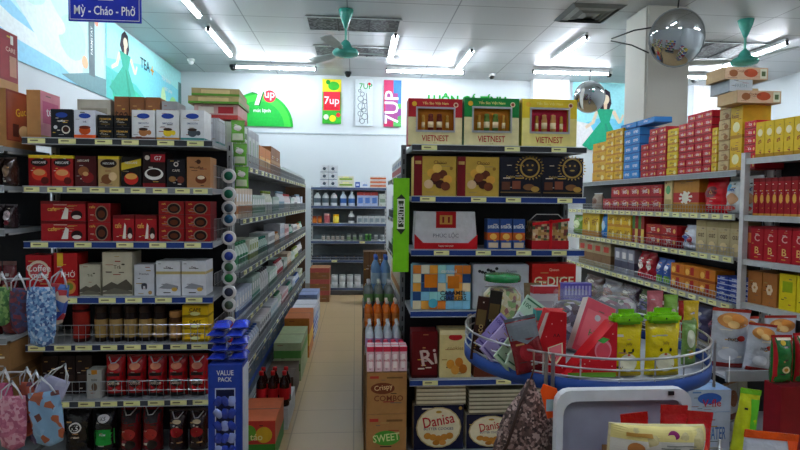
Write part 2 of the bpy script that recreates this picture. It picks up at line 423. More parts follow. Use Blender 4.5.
def ceil_at(px, py, z=HC):
    d = ray(px, py); t = (z-1.5)/d.z; return d.x*t, d.y*t
vm = patches('vent_perforation', ['3c4143', '5a6062', '2c3032', '6c7274'], 40, .6, 'square')
def vent(name, label, x0, x1, y0, y1):
    t = thing(name, label, 'ceiling vent', ((x0+x1)/2, (y0+y1)/2, HC), 0, 'dark ceiling vents' if name == 'ceiling_vent' else None)
    w, d = (x1-x0)/2, (y1-y0)/2
    MB().box(-w, w, -d, d, -.012, -.001, vm).obj('grille', t)
    fr = MB()
    for s in (-1, 1):
        fr.box(-w, w, s*d-.015, s*d+.015, -.02, -.0125, 'b9bfc2'); fr.box(s*w-.015, s*w+.015, -d, d, -.02, -.0125, 'b9bfc2')
    fr.obj('frame', t)
    for k in range(1, 3):
        MB().box(-w+2*w*k/3-.01, -w+2*w*k/3+.01, -d+.015, d-.015, -.02, -.0125, '2b2f31').obj('divider', t)
x0, y0 = ceil_at(300, 31); x1, _ = ceil_at(390, 31)
vent('ceiling_vent', 'dark perforated ceiling vent, the nearer one above the left fan', -.58, .52, 6.55, 7.05)
vent('ceiling_vent', 'dark perforated ceiling vent, the farther one behind the left fan', -.58, .52, 7.75, 8.25)
x0, y0 = ceil_at(705, 40)
vent('ceiling_vent', 'dark perforated ceiling vent right of the pillar behind the round mirror', 4.25, 5.4, 7.0, 7.75)
t = thing('air_diffuser', 'square metal air diffuser in the ceiling near the pillar', 'ceiling vent', (*ceil_at(589, 13), HC))
for k in range(4):
    s0 = .3-.065*k; fr = MB()
    fr.add([(a*s0, b*s0, -.002-.006*k) for a, b in ((-1, -1), (1, -1), (1, 1), (-1, 1))]+[(a*(s0-.055), b*(s0-.055), -.03-.006*k) for a, b in ((-1, -1), (1, -1), (1, 1), (-1, 1))],
           [(i, (i+1) % 4, 4+(i+1) % 4, 4+i) for i in range(4)]+[(0, 1, 2, 3)], '9aa0a2' if k % 2 else '6e7476')
    fr.obj('louvre', t)
for px, py, c, lab in [(191, 61, 'e6e8e8', 'small white dome security camera near the left mural'), (233, 67, '1f2224', 'black dome security camera on ceiling above the left aisle'),
                       (348, 74, '1f2224', 'small dark dome camera on ceiling above the narrow lemon drink poster'), (492, 76, '2a2c2e', 'white security camera above the green wall lettering'),
                       (609, 74, '2a2c2e', 'small security camera by the left of the pillar'), (694, 80, '2a2c2e', 'small security camera by the right of the pillar')]:
    x, y = ceil_at(px, py-2); y = min(y, 9.45)
    t = thing('security_camera', lab, 'camera', (x, y, HC), 0, 'ceiling security cameras')
    MB().lathe([(.055, -.001), (.055, -.03), (.05, -.035)], 'dfe2e2' if c != '1f2224' else '33373a', 16).obj('mount', t)
    MB().lathe([(.045, -.035), (.042, -.06), (.028, -.08), (0, -.088)], 'g:'+c, 16).obj('dome', t)

# aisle sign hung from the ceiling
Ys = 3.0; xa, zt = atY(68, -14, Ys); xb, zb = atY(141, 23, Ys); W = xb-xa; H = zt-zb
t = thing('aisle_sign', 'blue hanging aisle sign with white Vietnamese lettering over the left shelves', 'sign', ((xa+xb)/2, Ys, zb))
S = lambda u, v, o: ((u-.5)*W, -o, v*H)
m = MB(); m.box(-W/2, W/2, 0, .012, 0, H, '1b2f96')
fr = .012
m.decor([('r', .02, .04, .98, .055, 'e8ecf5'), ('r', .03, .93, .97, .945, 'e8ecf5'), ('r', .02, .04, .026, .945, 'e8ecf5'), ('r', .974, .04, .98, .945, 'e8ecf5'),
         ('t', 'Mỳ - Cháo - Phở', .5, .3, .36, 'e8ecf5', 0, .84), ('r', .41, .62, .62, .7, 'e8ecf5'), ('c', .52, .78, .06, 'e8ecf5')], S, W, H)
m.obj('board', t)
for s in (-.4, .4): MB().tube([(s*W, .006, H), (s*W, .006, HC-zb-.001)], .0015, '777777', 4).obj('hanging_wire', t)

# ------------------------------------------------------------------ wall pictures
def panel(name, cat, label, loc, rz, w, h, ops, base, th=.008):
    m = MB(); m.box(-w/2, w/2, 0, th, 0, h, base); m.decor(ops, lambda u, v, o: ((u-.5)*w, -o, v*h), w, h)
    o = m.obj(name); o.location = loc; o.rotation_euler = (0, 0, rz); return tag(o, label, cat)
def woman(u, v, s, a, dress='3fa98b'):
    """standing girl, dress flaring; u, v of the waist, s height share, a height/width of the panel"""
    X = lambda x: u+x*s*a; Z = lambda z: v+z*s
    P = lambda pts, c: ('p', [(X(x), Z(z)) for x, z in pts], c)
    return [P([(-.1, .62), (-.16, .4), (-.1, .3), (.1, .3), (.14, .42), (.1, .66), (0, .72)], '2d2230'),
            P([(-.02, .28), (.04, .28), (.05, .42), (-.03, .42)], 'e9c3ac'), ('e', X(.02), Z(.5), .07*s*a, .1*s, 'f0cdb6'),
            P([(-.14, .25), (-.22, .0), (-.4, -.12), (-.42, -.06), (-.28, .04), (-.2, .27)], 'efcab3'),
            P([(.14, .25), (.3, .0), (.36, .02), (.22, .28)], 'efcab3'), P([(.3, .0), (.36, .02), (.42, .18), (.38, .2)], 'efcab3'),
            P([(-.18, .3), (.18, .3), (.1, .02), (-.08, .02)], dress),
            P([(-.08, .04), (.1, .04), (.4, -.5), (.2, -.56), (-.1, -.52), (-.3, -.56), (-.48, -.46)], dress),
            P([(.0, .0), (.04, .0), (.2, -.5), (.1, -.5)], '2f8f78')]
Y0, Y1 = 3.9, 9.5; ml = Y1-Y0; mh = 3.6-2.68; asp = mh/ml
uy = lambda px: (atX(px, 100, XL)[0]-Y0)/ml
ops = [('r', 0, 0, .18, 1, 'a8cde6'), ('p', [(0, .0), (.42, 0), (.3, .3), (.15, .62), (0, .9)], '8fc4ec'), ('p', [(0, .45), (.2, .2), (.42, .12), (.42, .22), (.2, .38), (0, .7)], 'd6ecf6'), ('p', [(.1, 1), (.25, 1), (.42, .3), (.42, 0), (.28, .25)], 'cfe6ee'),
       ('e', uy(72), .5, .05, .24, 'a9d0bc'), ('e', uy(30), .8, .05, .2, 'b9d9d0'), ('e', uy(50), .55, .05, .12, 'cfdcd4'), ('p', [(uy(78), 0), (uy(105), 0), (uy(105), .22), (uy(88), .2), (uy(60), .05)], '6f8f93'),
       ('r', uy(88), .18, uy(94), 1, '5d6f74'), ('t', 'FARMSTAY', (uy(88)+uy(94))/2, .6, .05, 'd4dede', 90, .7), ('c', uy(96), .85, .008, 'd99a86'), ('c', uy(84), .3, .012, 'e0b08f'),
       ('r', uy(105), 0, 1, 1, '86cbd6'), ('p', [(uy(105), 0), (uy(160), 0), (uy(135), .35), (uy(105), .4)], '5fb9b4'),
       ('p', [(uy(106), .5), (uy(150), .75), (uy(189), .6), (uy(189), 1), (uy(106), 1)], 'a9dde6'),
       ('p', [(uy(112), 0), (uy(150), 0), (uy(142), .2), (uy(128), .3), (uy(110), .25)], '45b296')] + \
      woman(uy(124), .48, .72, asp*1.45, '3fa08b') + \
      [('t', 'TEA', uy(144), .72, .15, '1f3d4d'), ('t', '+', uy(151), .7, .14, 'd79a2d'), ('t', 'TRÀ XANH', uy(165), .7, .08, 'eaf6f6'), ('t', 'MÁT LÀNH', uy(167), .55, .07, 'eaf6f6'),
       ('e', uy(172), .28, .035, .2, '9ccf8e'), ('e', uy(162), .3, .02, .25, 'c3dcae'), ('r', uy(177), .1, uy(181), .8, '5b7d7a')]
panel('wall_mural', 'mural', 'long pale blue drink mural with woman in green dress, left wall', (XL+.012, (Y0+Y1)/2, 2.68), math.pi/2, ml, mh, ops, 'b9dcea')

def wallspot(px0, px1, pyt, pyb, Y=YB-.02):
    a, zt = atY(px0, pyt, Y); b, zb = atY(px1, pyb, Y); return (a+b)/2, zb, b-a, zt-zb
YW = YB-.025
cx, zb, w, h = wallspot(224, 293, 82, 127)
m = MB(); n = 36; r = w/2
arc = lambda r, c=0: [(r*math.cos(math.pi*i/n), r*math.sin(math.pi*i/n)) for i in range(n+1)]
m.prism(arc(r), 0, .012, '1f9a3a'); m.prism(arc(r*.93), -.002, 0, '47b54a'); m.prism(arc(r*.74), -.004, -.002, '27a246')
S = lambda u, v, o: ((u-.5)*w, -.0045-o, v*r)
m.decor([('c', .66, .88, .09, 'c92f3f'), ('t', 'up', .66, .88, .22, 'f4f4f4'), ('p', [(.4, 1.08), (.4, .98), (.58, 1.02), (.52, .6), (.45, .6), (.5, .92)], '1b5f2b'), ('p', [(.395, 1.1), (.395, 1.0), (.56, 1.0), (.5, .62), (.44, .62), (.49, .94)], 'f4f4f4'),
         ('t', 'mát lạnh', .55, .45, .13, 'e6f5e2')], S, w, r)
m.box(r*-.21, r*.15, .0, .01, r, r*1.1, 'f4f4f4')
o = m.obj('wall_emblem'); o.location = (cx, YW, zb); tag(o, 'green half circle 7up emblem on the back wall', 'sign')
def poster(px0, px1, py0, py1, label, ops, base):
    cx, zb, w, h = wallspot(px0, px1, py0, py1)
    return panel('wall_poster', 'poster', label, (cx, YW, zb), 0, w, h, ops, base)
poster(322.5, 341, 79, 124, 'narrow green and yellow 7up poster on back wall', [('r', 0, .72, 1, 1, 'd8c934'), ('e', .6, .85, .3, .1, '3fa53c'), ('r', .05, .3, .95, .72, 'cc3042'), ('t', '7up', .5, .5, .22, 'f4f4f4'), ('c', .2, .15, .14, 'd9d7d3'), ('c', .55, .12, .18, 'd8c934'), ('c', .85, .2, .12, 'cc3042'), ('c', .3, .93, .12, '2c8b35')], '3fa53c')
poster(355.5, 372.5, 79, 126, 'narrow white 7up poster with grey line drawing', [('t', '7UP', .6, .85, .12, '2f9d4a'), *[('g', u, v, q, q+.035, '707a7f') for u, v, q in ((.4, .68, .1), (.3, .58, .14), (.55, .52, .1), (.35, .42, .18), (.5, .34, .1), (.3, .26, .13), (.55, .2, .16), (.4, .1, .12), (.25, .75, .06))], ('p', [(.7, .05), (.74, .05), (.66, .7), (.62, .7)], '6c767b'), ('p', [(.2, .08), (.24, .08), (.5, .6), (.46, .6)], '7c868b'), ('c', .8, .9, .08, 'c43b46')], 'cfd8da')
poster(384, 401, 80, 127, 'narrow magenta and blue 7up poster with sideways lettering', [('r', 0, 0, .55, 1, 'b03a63'), ('r', .55, .5, 1, 1, '3f78a8'), ('r', .55, 0, 1, .5, '58a15e'), ('p', [(0, .1), (1, .25), (1, .4), (0, .3)], '7e4b86'), ('r', .1, .12, .8, .72, '8f4a7d'), ('t', '7UP', .45, .42, .36, 'eceaf0', 90)], '9e3f6d')
cx, zb, w, h = wallspot(428, 506, 96, 112)
m = MB(); vs, fs, wd = glyphs('LUÔN CÁ TÍNH', .03); k = w/wd
m.add([(a*k, 0, b*k*1.0+h/2) for a, b in vs]+[], fs, '2d9440')
m.add([(a*k, .012, b*k*1.0+h/2) for a, b in vs], [tuple(reversed(f)) for f in fs], '1d7430')
o = m.obj('wall_lettering'); o.location = (cx, YW, zb+.085); tag(o, 'green Vietnamese slogan letters on back wall above gift boxes', 'sign')
cx, zb, w, h = wallspot(573, 630, 80, 148)
panel('wall_poster', 'poster', 'large blue poster of woman in green dress behind the pillar', (cx, YW, zb), 0, w, h, [('p', [(0, .3), (.5, .45), (1, .4), (1, 1), (0, 1)], '9fd6ea'), ('p', [(0, 0), (.5, 0), (.3, .35), (0, .4)], 'e2eef0')] + woman(.55, .36, .72, h/w, '2f9f7d') + [('r', .9, .45, .94, .68, '2a4a40')], '7cc3df')
cx, zb, w, h = wallspot(694, 735, 84, 142)
panel('wall_poster', 'poster', 'white poster with faint grey lettering right of the pillar', (cx, YW, zb), 0, w, h, [('t', 'KHUYẾN MÃI', .35, .35, .06, 'c9c0c0', 0, .5), ('t', 'SHOPPING', .35, .25, .05, 'c9c0c0', 0, .4)], 'e9efef')
cx, zb, w, h = wallspot(764, 784, 88, 130)
panel('wall_poster', 'poster', 'light green poster at the far right end of back wall', (cx, YW, zb), 0, w, h, [('r', 0, .5, 1, .8, '57b447'), ('t', 'FRESH', .5, .65, .14, 'e6f4e0')], '86c86c')

# ------------------------------------------------------------------ convex mirrors
def mirror(px, py, rpx, Y, label, arm):
    x, z = atY(px, py, Y); r = rpx/FPX*Y*1.02
    t = thing('convex_mirror', label, 'mirror', (x, Y, z), 0, 'round convex mirrors'); t.rotation_euler = (.2, 0, -.08)
    M = Matrix.Rotation(math.pi/2, 4, 'X')
    MB().lathe([(r*math.sin(a), 0) for a in [math.pi/2]]+[(r*.98*math.sin(a*math.pi/2/10)/1, r*.2*math.cos(a*math.pi/2/10)) for a in range(9, -1, -1)], 'mm:c9cdcf', 40, M).obj('mirror_dome', t)
    MB().tube([(r*math.cos(k*math.pi/16), .0, r*math.sin(k*math.pi/16)) for k in range(32)], .009, '8a8f91', 6, closed=True).obj('rim', t)
    MB().lathe([(r*.99, 0), (r*.9, -.03), (r*.3, -.05), (0, -.05)], '6f7375', 32, M).obj('back_shell', t)
    for pts in arm: MB().tube([Vector(p) for p in pts], .008, '3a3c3d', 6).obj('bracket_arm', t)
x, z = atY(677, 38, 5.35)
mirror(677, 38, 28, 5.35, 'large round convex mirror mounted in front of the pillar', [[(0, .05, .1), (0, .06, HC-z-.03)], [(-.24, .05, .1), (-.38, .12, .08), (-.5, .4, .02)], [(-.24, .05, -.14), (-.38, .15, -.06), (-.5, .41, .0)]])
mirror(589.5, 97, 15.5, 8.6, 'small round convex mirror hanging in front of the woman poster', [[(0, .05, .1), (0, .06, HC-atY(589.5, 97, 8.6)[1]-.03)]])

# ------------------------------------------------------------------ gondola shelving
def fence_mesh(w, h, step=.035):
    m = MB(); n = max(2, int(w/step))
    m.tube([(-w/2, 0, h), (w/2, 0, h)], .0022, 'm:9b9ea0', 4); m.tube([(-w/2, 0, h*.5), (w/2, 0, h*.5)], .0016, 'm:9b9ea0', 4)
    for i in range(n+1): x = -w/2+w*i/n; m.tube([(x, 0, .0), (x, 0, h)], .0016, 'm:9b9ea0', 4)
    return m.mesh('wire_fence')
def gondola(name, label, loc, rz, W, D, H, levels, rail='2b4480', back='35383d', postc='a9abab', tags=None, fences=(), fh=.07, ends=(1, 1), group=None, lip=.03, board='8e9396', endpanel=None, sidewire=False):
    t = thing(name, label, 'shelf unit', loc, rz, group)
    MB().box(-W/2, W/2, D+.002, D+.02, .02, H, back).obj('back_panel', t)
    for s, e in ((-1, ends[0]), (1, ends[1])):
        if e:
            m = MB(); x = s*(W/2+.016); m.box(x-.014, x+.014, D-.03, D+.02, 0, H+.03, postc)
            for k in range(int(H/.06)): m.box(x-.004, x+.004, D-.0315, D-.0302, .05+k*.06, .08+k*.06, '2c2d2f')
            m.obj('upright_post', t)
    MB().box(-W/2, W/2, .04, D, 0, .09, '6d7174').obj('plinth', t)
    for li, z in enumerate(levels):
        m = MB(); m.box(-W/2, W/2, .002, D, z-.022, z, board); sh = m.obj('shelf_board', t)
        for s in (-1, 1):
            b = MB(); b.prism([(0, z-.022), (D*.9, z-.022), (D*.9, z-.032), (D*.8, z-.032)], s*(W/2-.006)-.002, s*(W/2-.006)+.002, postc, M=Matrix(((0, 1, 0, 0), (1, 0, 0, 0), (0, 0, 1, 0), (0, 0, 0, 1))) @ Matrix.Identity(4))
            for v in b.v: v.y = D-v.y
            b.obj('bracket', sh)
        c = rail[li] if isinstance(rail, (list, tuple)) else rail
        r = MB(); r.box(-W/2, W/2, -.006, .001, z-lip-.004, z+.002, c); r.box(-W/2, W/2, -.009, -.006, z-.002, z+.002, 'b9bec2'); r.box(-W/2, W/2, -.009, -.006, z-lip-.004, z-lip-.001, 'b9bec2')
        r.obj('price_rail', sh)
        if tags and tags[li]:
            n = tags[li]; tw = min(.085, W/n*.7)
            for k in range(n):
                x = -W/2+W*(k+.5)/n+random.uniform(-.3, .3)*(W/n-tw)
                q = MB(); q.box(x-tw/2, x+tw/2, -.0085, -.0061, z-lip+.001, z-.004, 'e6e2a6'); q.box(x-tw*.36, x+tw*.1, -.0092, -.0086, z-lip*.6, z-lip*.4, '6a6650')
                q.obj('price_tag', sh)
        if li in fences:
            o = bpy.data.objects.new('wire_fence', fence_mesh(W-.02, fh)); COL.objects.link(o); o.parent = sh; o.location = (0, .004, z)
    if sidewire:
        for z in levels_[:-1] if 0 else levels[:-1]:
            o = bpy.data.objects.new('side_wire', fence_mesh(D-.08, .12, .03)); COL.objects.link(o); o.parent = t; o.location = (W/2+.006, D/2-.03, z+.002); o.rotation_euler = (0, 0, math.pi/2)
    if endpanel:
        s = endpanel; MB().box(s*(W/2+.032), s*(W/2+.05), .0, D+.02, 0, H+.02, '5c4a3a').obj('end_panel', t)
    return t

# ===== left front bay (faces the camera)
YLB = 3.06
def zat(px, py, Y): return atY(px, py, Y)[1]
LZ = [zat(135, y, YLB) for y in (140, 187.5, 241.5, 296, 342.5, 398)] + [.13]
levels(LZ)
xa = atY(27, 200, YLB)[0]; xb = atY(214, 200, YLB)[0]
gondola('gondola_shelf', 'front-facing shelf unit on the left stacked with coffee and tea', ((xa+xb)/2, YLB-.03, 0), 0, xb-xa, .36, LZ[0]+.0, LZ,
        rail=['3a3d40', '8d9294', '2b4480', '2b4480', '2a3350', '4a5058', '3a3d40'], back='26282c', tags=[6, 9, 5, 6, 8, 8, 0], fences=(4, 5), fh=.1, sidewire=True)
LS = [Shelf('F', YLB, z, w) for z, w in zip(LZ, ['on the top shelf', 'on the second shelf', 'on the third shelf', 'on the fourth shelf', 'on the fifth shelf', 'on the sixth shelf', 'on the bottom shelf'])]
LS = [Shelf('F', YLB, s.z, s.where+' at left') for s in LS]
# shelf unit further left
x2 = xa-.034; W2 = .95; YL2 = 2.96
LZ2 = [zat(20, y, YL2) for y in (147, 186, 229)] + [.8, .45, .131]
levels(LZ2)
gondola('gondola_shelf', 'shelf unit at the far left edge under large cartons', (x2-W2/2, YL2-.03, 0), 0, W2, .4, LZ2[0], LZ2, rail='8d9294', tags=[0, 3, 3, 0, 0, 0], back='26282c', ends=(1, 0))
L2 = [Shelf('F', YL2, z, w) for z, w in zip(LZ2, ['on the far left unit', 'on the far left unit', 'on the far left unit', '', '', ''])]

BL = 'b5926a'
# large cartons top left
def place_big(px0, px1, py0, z, Y, d, mk, label, rz=0):
    a = atY(px0, 200, Y)[0]; b = atY(px1, 200, Y)[0]; h = zat((px0+px1)/2, py0, Y)-z
    return put(mk('carton', b-a, d, h), ((a+b)/2, Y, z+.002), label, 'carton', 'large cartons on top of the far left unit', rz)
gold = lambda txt: carton('7d3229', ('r', 0, 0, 1, .12, 'a0784d'), ('r', .05, .14, .95, .96, '8e4a34'), ('t', txt, .55, .66, .14, 'c9a93c', 12), ('e', .6, .3, .2, .12, 'd9b98c'), ('r', .2, .2, .4, .42, '4b1f1c'), side='a0784d')
side_face = lambda mk, w, d, h, loc, label: put(mk('carton', w, d, h), loc, label, 'carton', 'large cartons on top of the far left unit', math.pi/2)
hc = zat(22, 93, 3.1)-LZ2[0]
side_face(gold('Gucci'), .26, .2, hc, (-1.75, 3.11, LZ2[0]+.002), 'red-brown carton with gold script standing at far left, below the tall carton')
side_face(carton('c07a86', ('r', .1, .35, .9, .8, 'b04f73'), ('t', 'tea', .5, .6, .16, 'ecd4da', 8), ('r', 0, 0, 1, .1, 'a0784d'), side='b08a60'), .2, .07, hc-.03, (-1.675, 3.25, LZ[0]+.002), 'pink printed carton beside the gold script carton')
side_face(carton('8e3a40', ('r', 0, 0, 1, .16, 'b08a60'), ('r', .1, .2, .5, .85, '9a3d44'), ('r', .55, .25, .92, .6, 'b98d7a'), ('r', .6, .8, .75, .95, 'd8d4cc'), ('t', 'CARE', .6, .7, .08, 'd9b0a4', 0, .5), side='a0784d'), .16, .2, zat(10, 30, 3.05)-LZ2[0]-hc-.01, (-1.78, 3.06, LZ2[0]+hc+.004), 'tall dark red carton stacked highest at the far left')
# goods on far-left unit
rows('snack_pouch', 'pouch', 'dark brown snack pouch', L2[1], -40, 12, 156, pouch('3a2a26', ('e', .5, .5, .3, .2, '7a6656'), seam='4a3c36'), n=4, d=.1, where=True)
rows('snack_pouch', 'pouch', 'black and silver snack pouch', L2[2], -40, 12, 204, pouch('332c30', ('e', .5, .55, .3, .2, 'b3a9ad'), ('e', .5, .25, .25, .1, '6d2632'), seam='5d565a'), n=4, d=.1)
rows('snack_pouch', 'pouch', 'dark red snack pouch', Shelf('F', YL2, LZ2[3], 'on the far left unit lower down'), -36, 10, 262, pouch('5a1f24', ('e', .5, .5, .3, .2, '9a7a5a'), seam='6a4a46'), n=3, d=.1)
rows('storage_carton', 'carton', 'plain brown carton', Shelf('F', YL2, LZ2[4], 'behind the hanging pouches at far left'), -40, 8, 330, carton('8a6a48', ('r', 0, .42, 1, .56, '6f5236')), n=2, d=.3)

# --- top shelf of the left bay
oval = ('e', .5, .8, .28, .09, '2c4a96')
rows('coffee_box', 'box', 'black coffee box with cup picture and blue oval', LS[0], 51.5, 74, 109, carton('1d1f24', oval, ('t', 'coffee', .5, .6, .07, 'd8d8d8'), ('c', .7, .3, .2, 'd9d2c4'), ('c', .7, .31, .15, '3a2115'), ('c', .22, .38, .09, 'c9c9c9')), d=.15)
rows('tea_box', 'box', 'white tea box with orange band and cup', LS[0], 74.5, 97, 110, carton('d2d6e0', oval, ('r', 0, 0, 1, .14, 'cf5a24'), ('e', .5, .3, .27, .16, 'b4531f'), ('e', .5, .4, .27, .06, '6e2d12'), ('t', 'trà', .5, .6, .07, '38446a')), d=.15)
rows('tea_packet_box', 'box', 'small black and gold tea box', LS[0], 98, 131, 115, carton('17191c', ('t', 'PREMIUM', .5, .66, .16, 'c9a24a'), ('r', .2, .18, .8, .3, '5a4a22'), ('t', 'coffee', .5, .42, .12, 'b0b0a8')), n=2, lv=2, d=.12)
for k, (p0, p1, c, cc, lab) in enumerate([(132, 156, '5a3320', 'a9774c', 'white tea box with brown cup'), (156.5, 180, 'b3832e', 'e0c23a', 'white tea box with yellow fruit and brown band'), (180.5, 205, '2f7f7a', '4d565c', 'white tea box with grey cup and teal band')]):
    rows('tea_box', 'box', lab, LS[0], p0, p1, 110, carton('dcdfe6', oval, ('r', 0, 0, 1, .09, c), ('e', .5, .26, .2, .14, cc), ('e', .5, .36, .2, .05, '3a2a20'), ('e', .75, .25, .1, .08, cc), ('t', 'SMOOTH', .5, .56, .06, '566080')), d=.15)
rows('storage_carton', 'carton', 'brown kraft carton stacked behind the tea boxes', LS[0], 101, 150, 97, carton('8a6040', ('t', 'tea', .5, .6, .2, '4a3020'), ('r', .2, .2, .8, .3, '6b4830')), n=3, d=.16, back=.17, h=.255, where=False)
rows('storage_carton', 'carton', 'pale carton behind the white orange tea box', LS[0], 62, 98, 99, carton('a9a597', ('r', .1, .6, .9, .8, '8f8b7c')), d=.16, back=.17, h=.235, where=False)
rows('storage_carton', 'carton', 'red and white small carton behind white tea boxes', LS[0], 151, 168, 101, carton('9c9c9c', ('r', .1, .5, .9, .8, '8a3036')), d=.16, back=.17, h=.235, where=False)
rows('tea_box', 'box', 'white tea box standing behind at the right end', LS[0], 196, 212, 113, carton('c9ccd2', ('r', 0, 0, 1, .1, '2f7f7a')), d=.14, back=.17)
# --- second shelf
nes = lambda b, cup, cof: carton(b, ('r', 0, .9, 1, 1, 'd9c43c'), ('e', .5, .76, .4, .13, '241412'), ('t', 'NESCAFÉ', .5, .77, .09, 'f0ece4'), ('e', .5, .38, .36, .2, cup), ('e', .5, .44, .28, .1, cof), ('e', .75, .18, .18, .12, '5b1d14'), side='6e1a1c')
rows('instant_coffee_box', 'box', 'red instant coffee box with yellow top band', LS[1], 28.5, 74, 155, nes('8f1f22', 'c4452e', 'c99a66'), n=2, d=.13)
rows('instant_coffee_box', 'box', 'dark maroon instant coffee box with nut picture', LS[1], 75, 97, 156, carton('4c1a1c', ('t', 'NESCAFÉ', .4, .86, .08, 'e0d8cc', 0, .6), ('e', .4, .5, .26, .16, '8a5a34'), ('e', .6, .3, .3, .18, '7a2020'), ('e', .5, .42, .14, .07, 'c9a070')), d=.13)
rows('instant_coffee_box', 'box', 'tan instant coffee box with nuts and black oval', LS[1], 98, 120, 156, carton('b59a6c', ('r', 0, .9, 1, 1, 'd9c43c'), ('e', .5, .76, .4, .14, '2a1a12'), ('t', 'NESCAFÉ', .5, .77, .08, 'f0ece4'), ('e', .4, .25, .26, .16, '7d5230'), ('e', .7, .34, .2, .14, 'd9c29a')), d=.13)
rows('instant_coffee_box', 'box', 'yellow and black instant coffee box with red cup', LS[1], 121, 142, 157, carton('1f1b18', ('p', [(0, .55), (1, .72), (1, .95), (0, .8)], 'c9b23c'), ('t', 'NESCAFÉ', .5, .82, .09, 'f0ece4'), ('e', .5, .28, .36, .2, 'b8322a'), ('e', .5, .36, .3, .1, 'd8a860')), d=.13)
rows('gourmet_coffee_box', 'box', 'tall red and black coffee box with white cup', LS[1], 142.5, 166, 152, carton('2a1716', ('r', .35, .72, 1, .94, '9c2430'), ('t', 'G7', .68, .83, .12, 'efe6e0'), ('c', .2, .84, .11, 'd0c8c0'), ('e', .5, .38, .42, .17, 'e2ded8'), ('e', .5, .41, .32, .11, '2a130c'), ('r', 0, 0, 1, .12, '7a1a22')), d=.14)
rows('gourmet_coffee_box', 'box', 'black coffee box with round crest', LS[1], 166.5, 186, 159, carton('1c1a20', ('c', .5, .82, .13, 'd6d0c8'), ('c', .5, .82, .08, '3a3838'), ('t', 'CAFE', .5, .6, .08, 'c9c2b8'), ('e', .3, .3, .2, .1, '8b6b42'), ('e', .75, .28, .2, .12, '6b3a2a')), d=.13)
rows('gourmet_coffee_box', 'box', 'tan kraft coffee box with crest', LS[1], 186.5, 211, 157, carton('a97e58', ('c', .5, .85, .1, '4a3020'), ('t', 'coffee', .5, .66, .09, '3a2618'), ('e', .6, .28, .24, .14, '6e3a20'), ('e', .6, .34, .16, .06, 'e0d0b8')), d=.13)
# --- third shelf: red boxes stacked
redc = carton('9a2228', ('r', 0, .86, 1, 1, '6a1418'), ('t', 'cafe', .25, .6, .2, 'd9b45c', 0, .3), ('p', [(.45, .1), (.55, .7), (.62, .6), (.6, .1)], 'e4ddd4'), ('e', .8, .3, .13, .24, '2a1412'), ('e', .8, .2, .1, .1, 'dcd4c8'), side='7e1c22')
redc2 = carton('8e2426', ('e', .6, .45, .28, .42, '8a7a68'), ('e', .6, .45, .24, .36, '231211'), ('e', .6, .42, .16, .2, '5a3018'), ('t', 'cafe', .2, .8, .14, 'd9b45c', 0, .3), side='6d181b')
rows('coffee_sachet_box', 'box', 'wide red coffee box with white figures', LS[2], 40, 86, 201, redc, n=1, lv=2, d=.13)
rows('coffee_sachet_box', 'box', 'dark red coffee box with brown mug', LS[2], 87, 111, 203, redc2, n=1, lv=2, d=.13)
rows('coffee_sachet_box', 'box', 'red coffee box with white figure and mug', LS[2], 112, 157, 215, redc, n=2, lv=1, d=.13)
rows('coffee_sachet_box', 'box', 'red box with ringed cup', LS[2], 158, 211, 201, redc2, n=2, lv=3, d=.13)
# --- fourth shelf
rows('creamer_box', 'box', 'red creamer box with white arched name', LS[3], 24, 51, 255, carton('a31f2a', ('c', .5, .62, .42, 'd9cdb8'), ('c', .5, .6, .34, 'b5545a'), ('t', 'Coffee', .5, .68, .17, 'f6f2ee'), ('t', 'mate', .55, .5, .12, 'f6f2ee'), ('r', 0, 0, 1, .2, '8e1a24')), d=.12)
rows('noodle_soup_box', 'box', 'red noodle soup box with yellow tab', LS[3], 52, 77, 253, carton('a8262a', ('r', .15, .7, .4, 1, 'd0b03a'), ('t', 'PHỞ', .6, .52, .16, 'f2e8dc'), ('e', .65, .2, .28, .16, 'c58a4c'), ('e', .65, .22, .18, .09, '7c8a3a')), d=.12)
scene_ops = (('p', [(0, .2), (.3, .32), (.5, .26), (.8, .38), (1, .24), (1, .12), (0, .12)], '5c574c'), ('p', [(0, .08), (.4, .18), (1, .1), (1, .04), (0, .04)], '6e695c'), ('t', 'Trà', .5, .66, .08, '4a453a'), ('e', .7, .72, .06, .02, '4a453a'))
rows('tea_gift_box', 'box', 'small cream tea box with ink landscape', LS[3], 78, 100, 264.5, carton('b5b1a0', *scene_ops), d=.12)
rows('tea_gift_box', 'box', 'tall cream tea box with ink landscape', LS[3], 101, 132, 252, carton('bdb9a6', *scene_ops), d=.13)
rows('tea_gift_box', 'box', 'white tea box with dark flower drawing', LS[3], 133, 154, 264.5, carton('c9ccd0', ('t', 'Premium', .5, .7, .06, '4a4a50'), ('e', .5, .36, .12, .05, '4a4e58'), ('e', .4, .3, .05, .1, '4a4e58'), ('e', .6, .3, .05, .1, '4a4e58'), ('c', .8, .1, .1, 'a88a60')), d=.12)
rows('tea_gift_box', 'box', 'white tea box with gold ribbon band', LS[3], 155, 206, 261, carton('d0d3d8', ('r', 0, .62, 1, .7, 'b9ab7c'), ('t', 'Tea', .5, .82, .07, '5a5a60'), ('p', [(.1, .22), (.4, .36), (.9, .28), (.9, .18), (.3, .2)], '8f9298'), ('e', .75, .18, .12, .06, 'c9a85c')), n=2, d=.15)
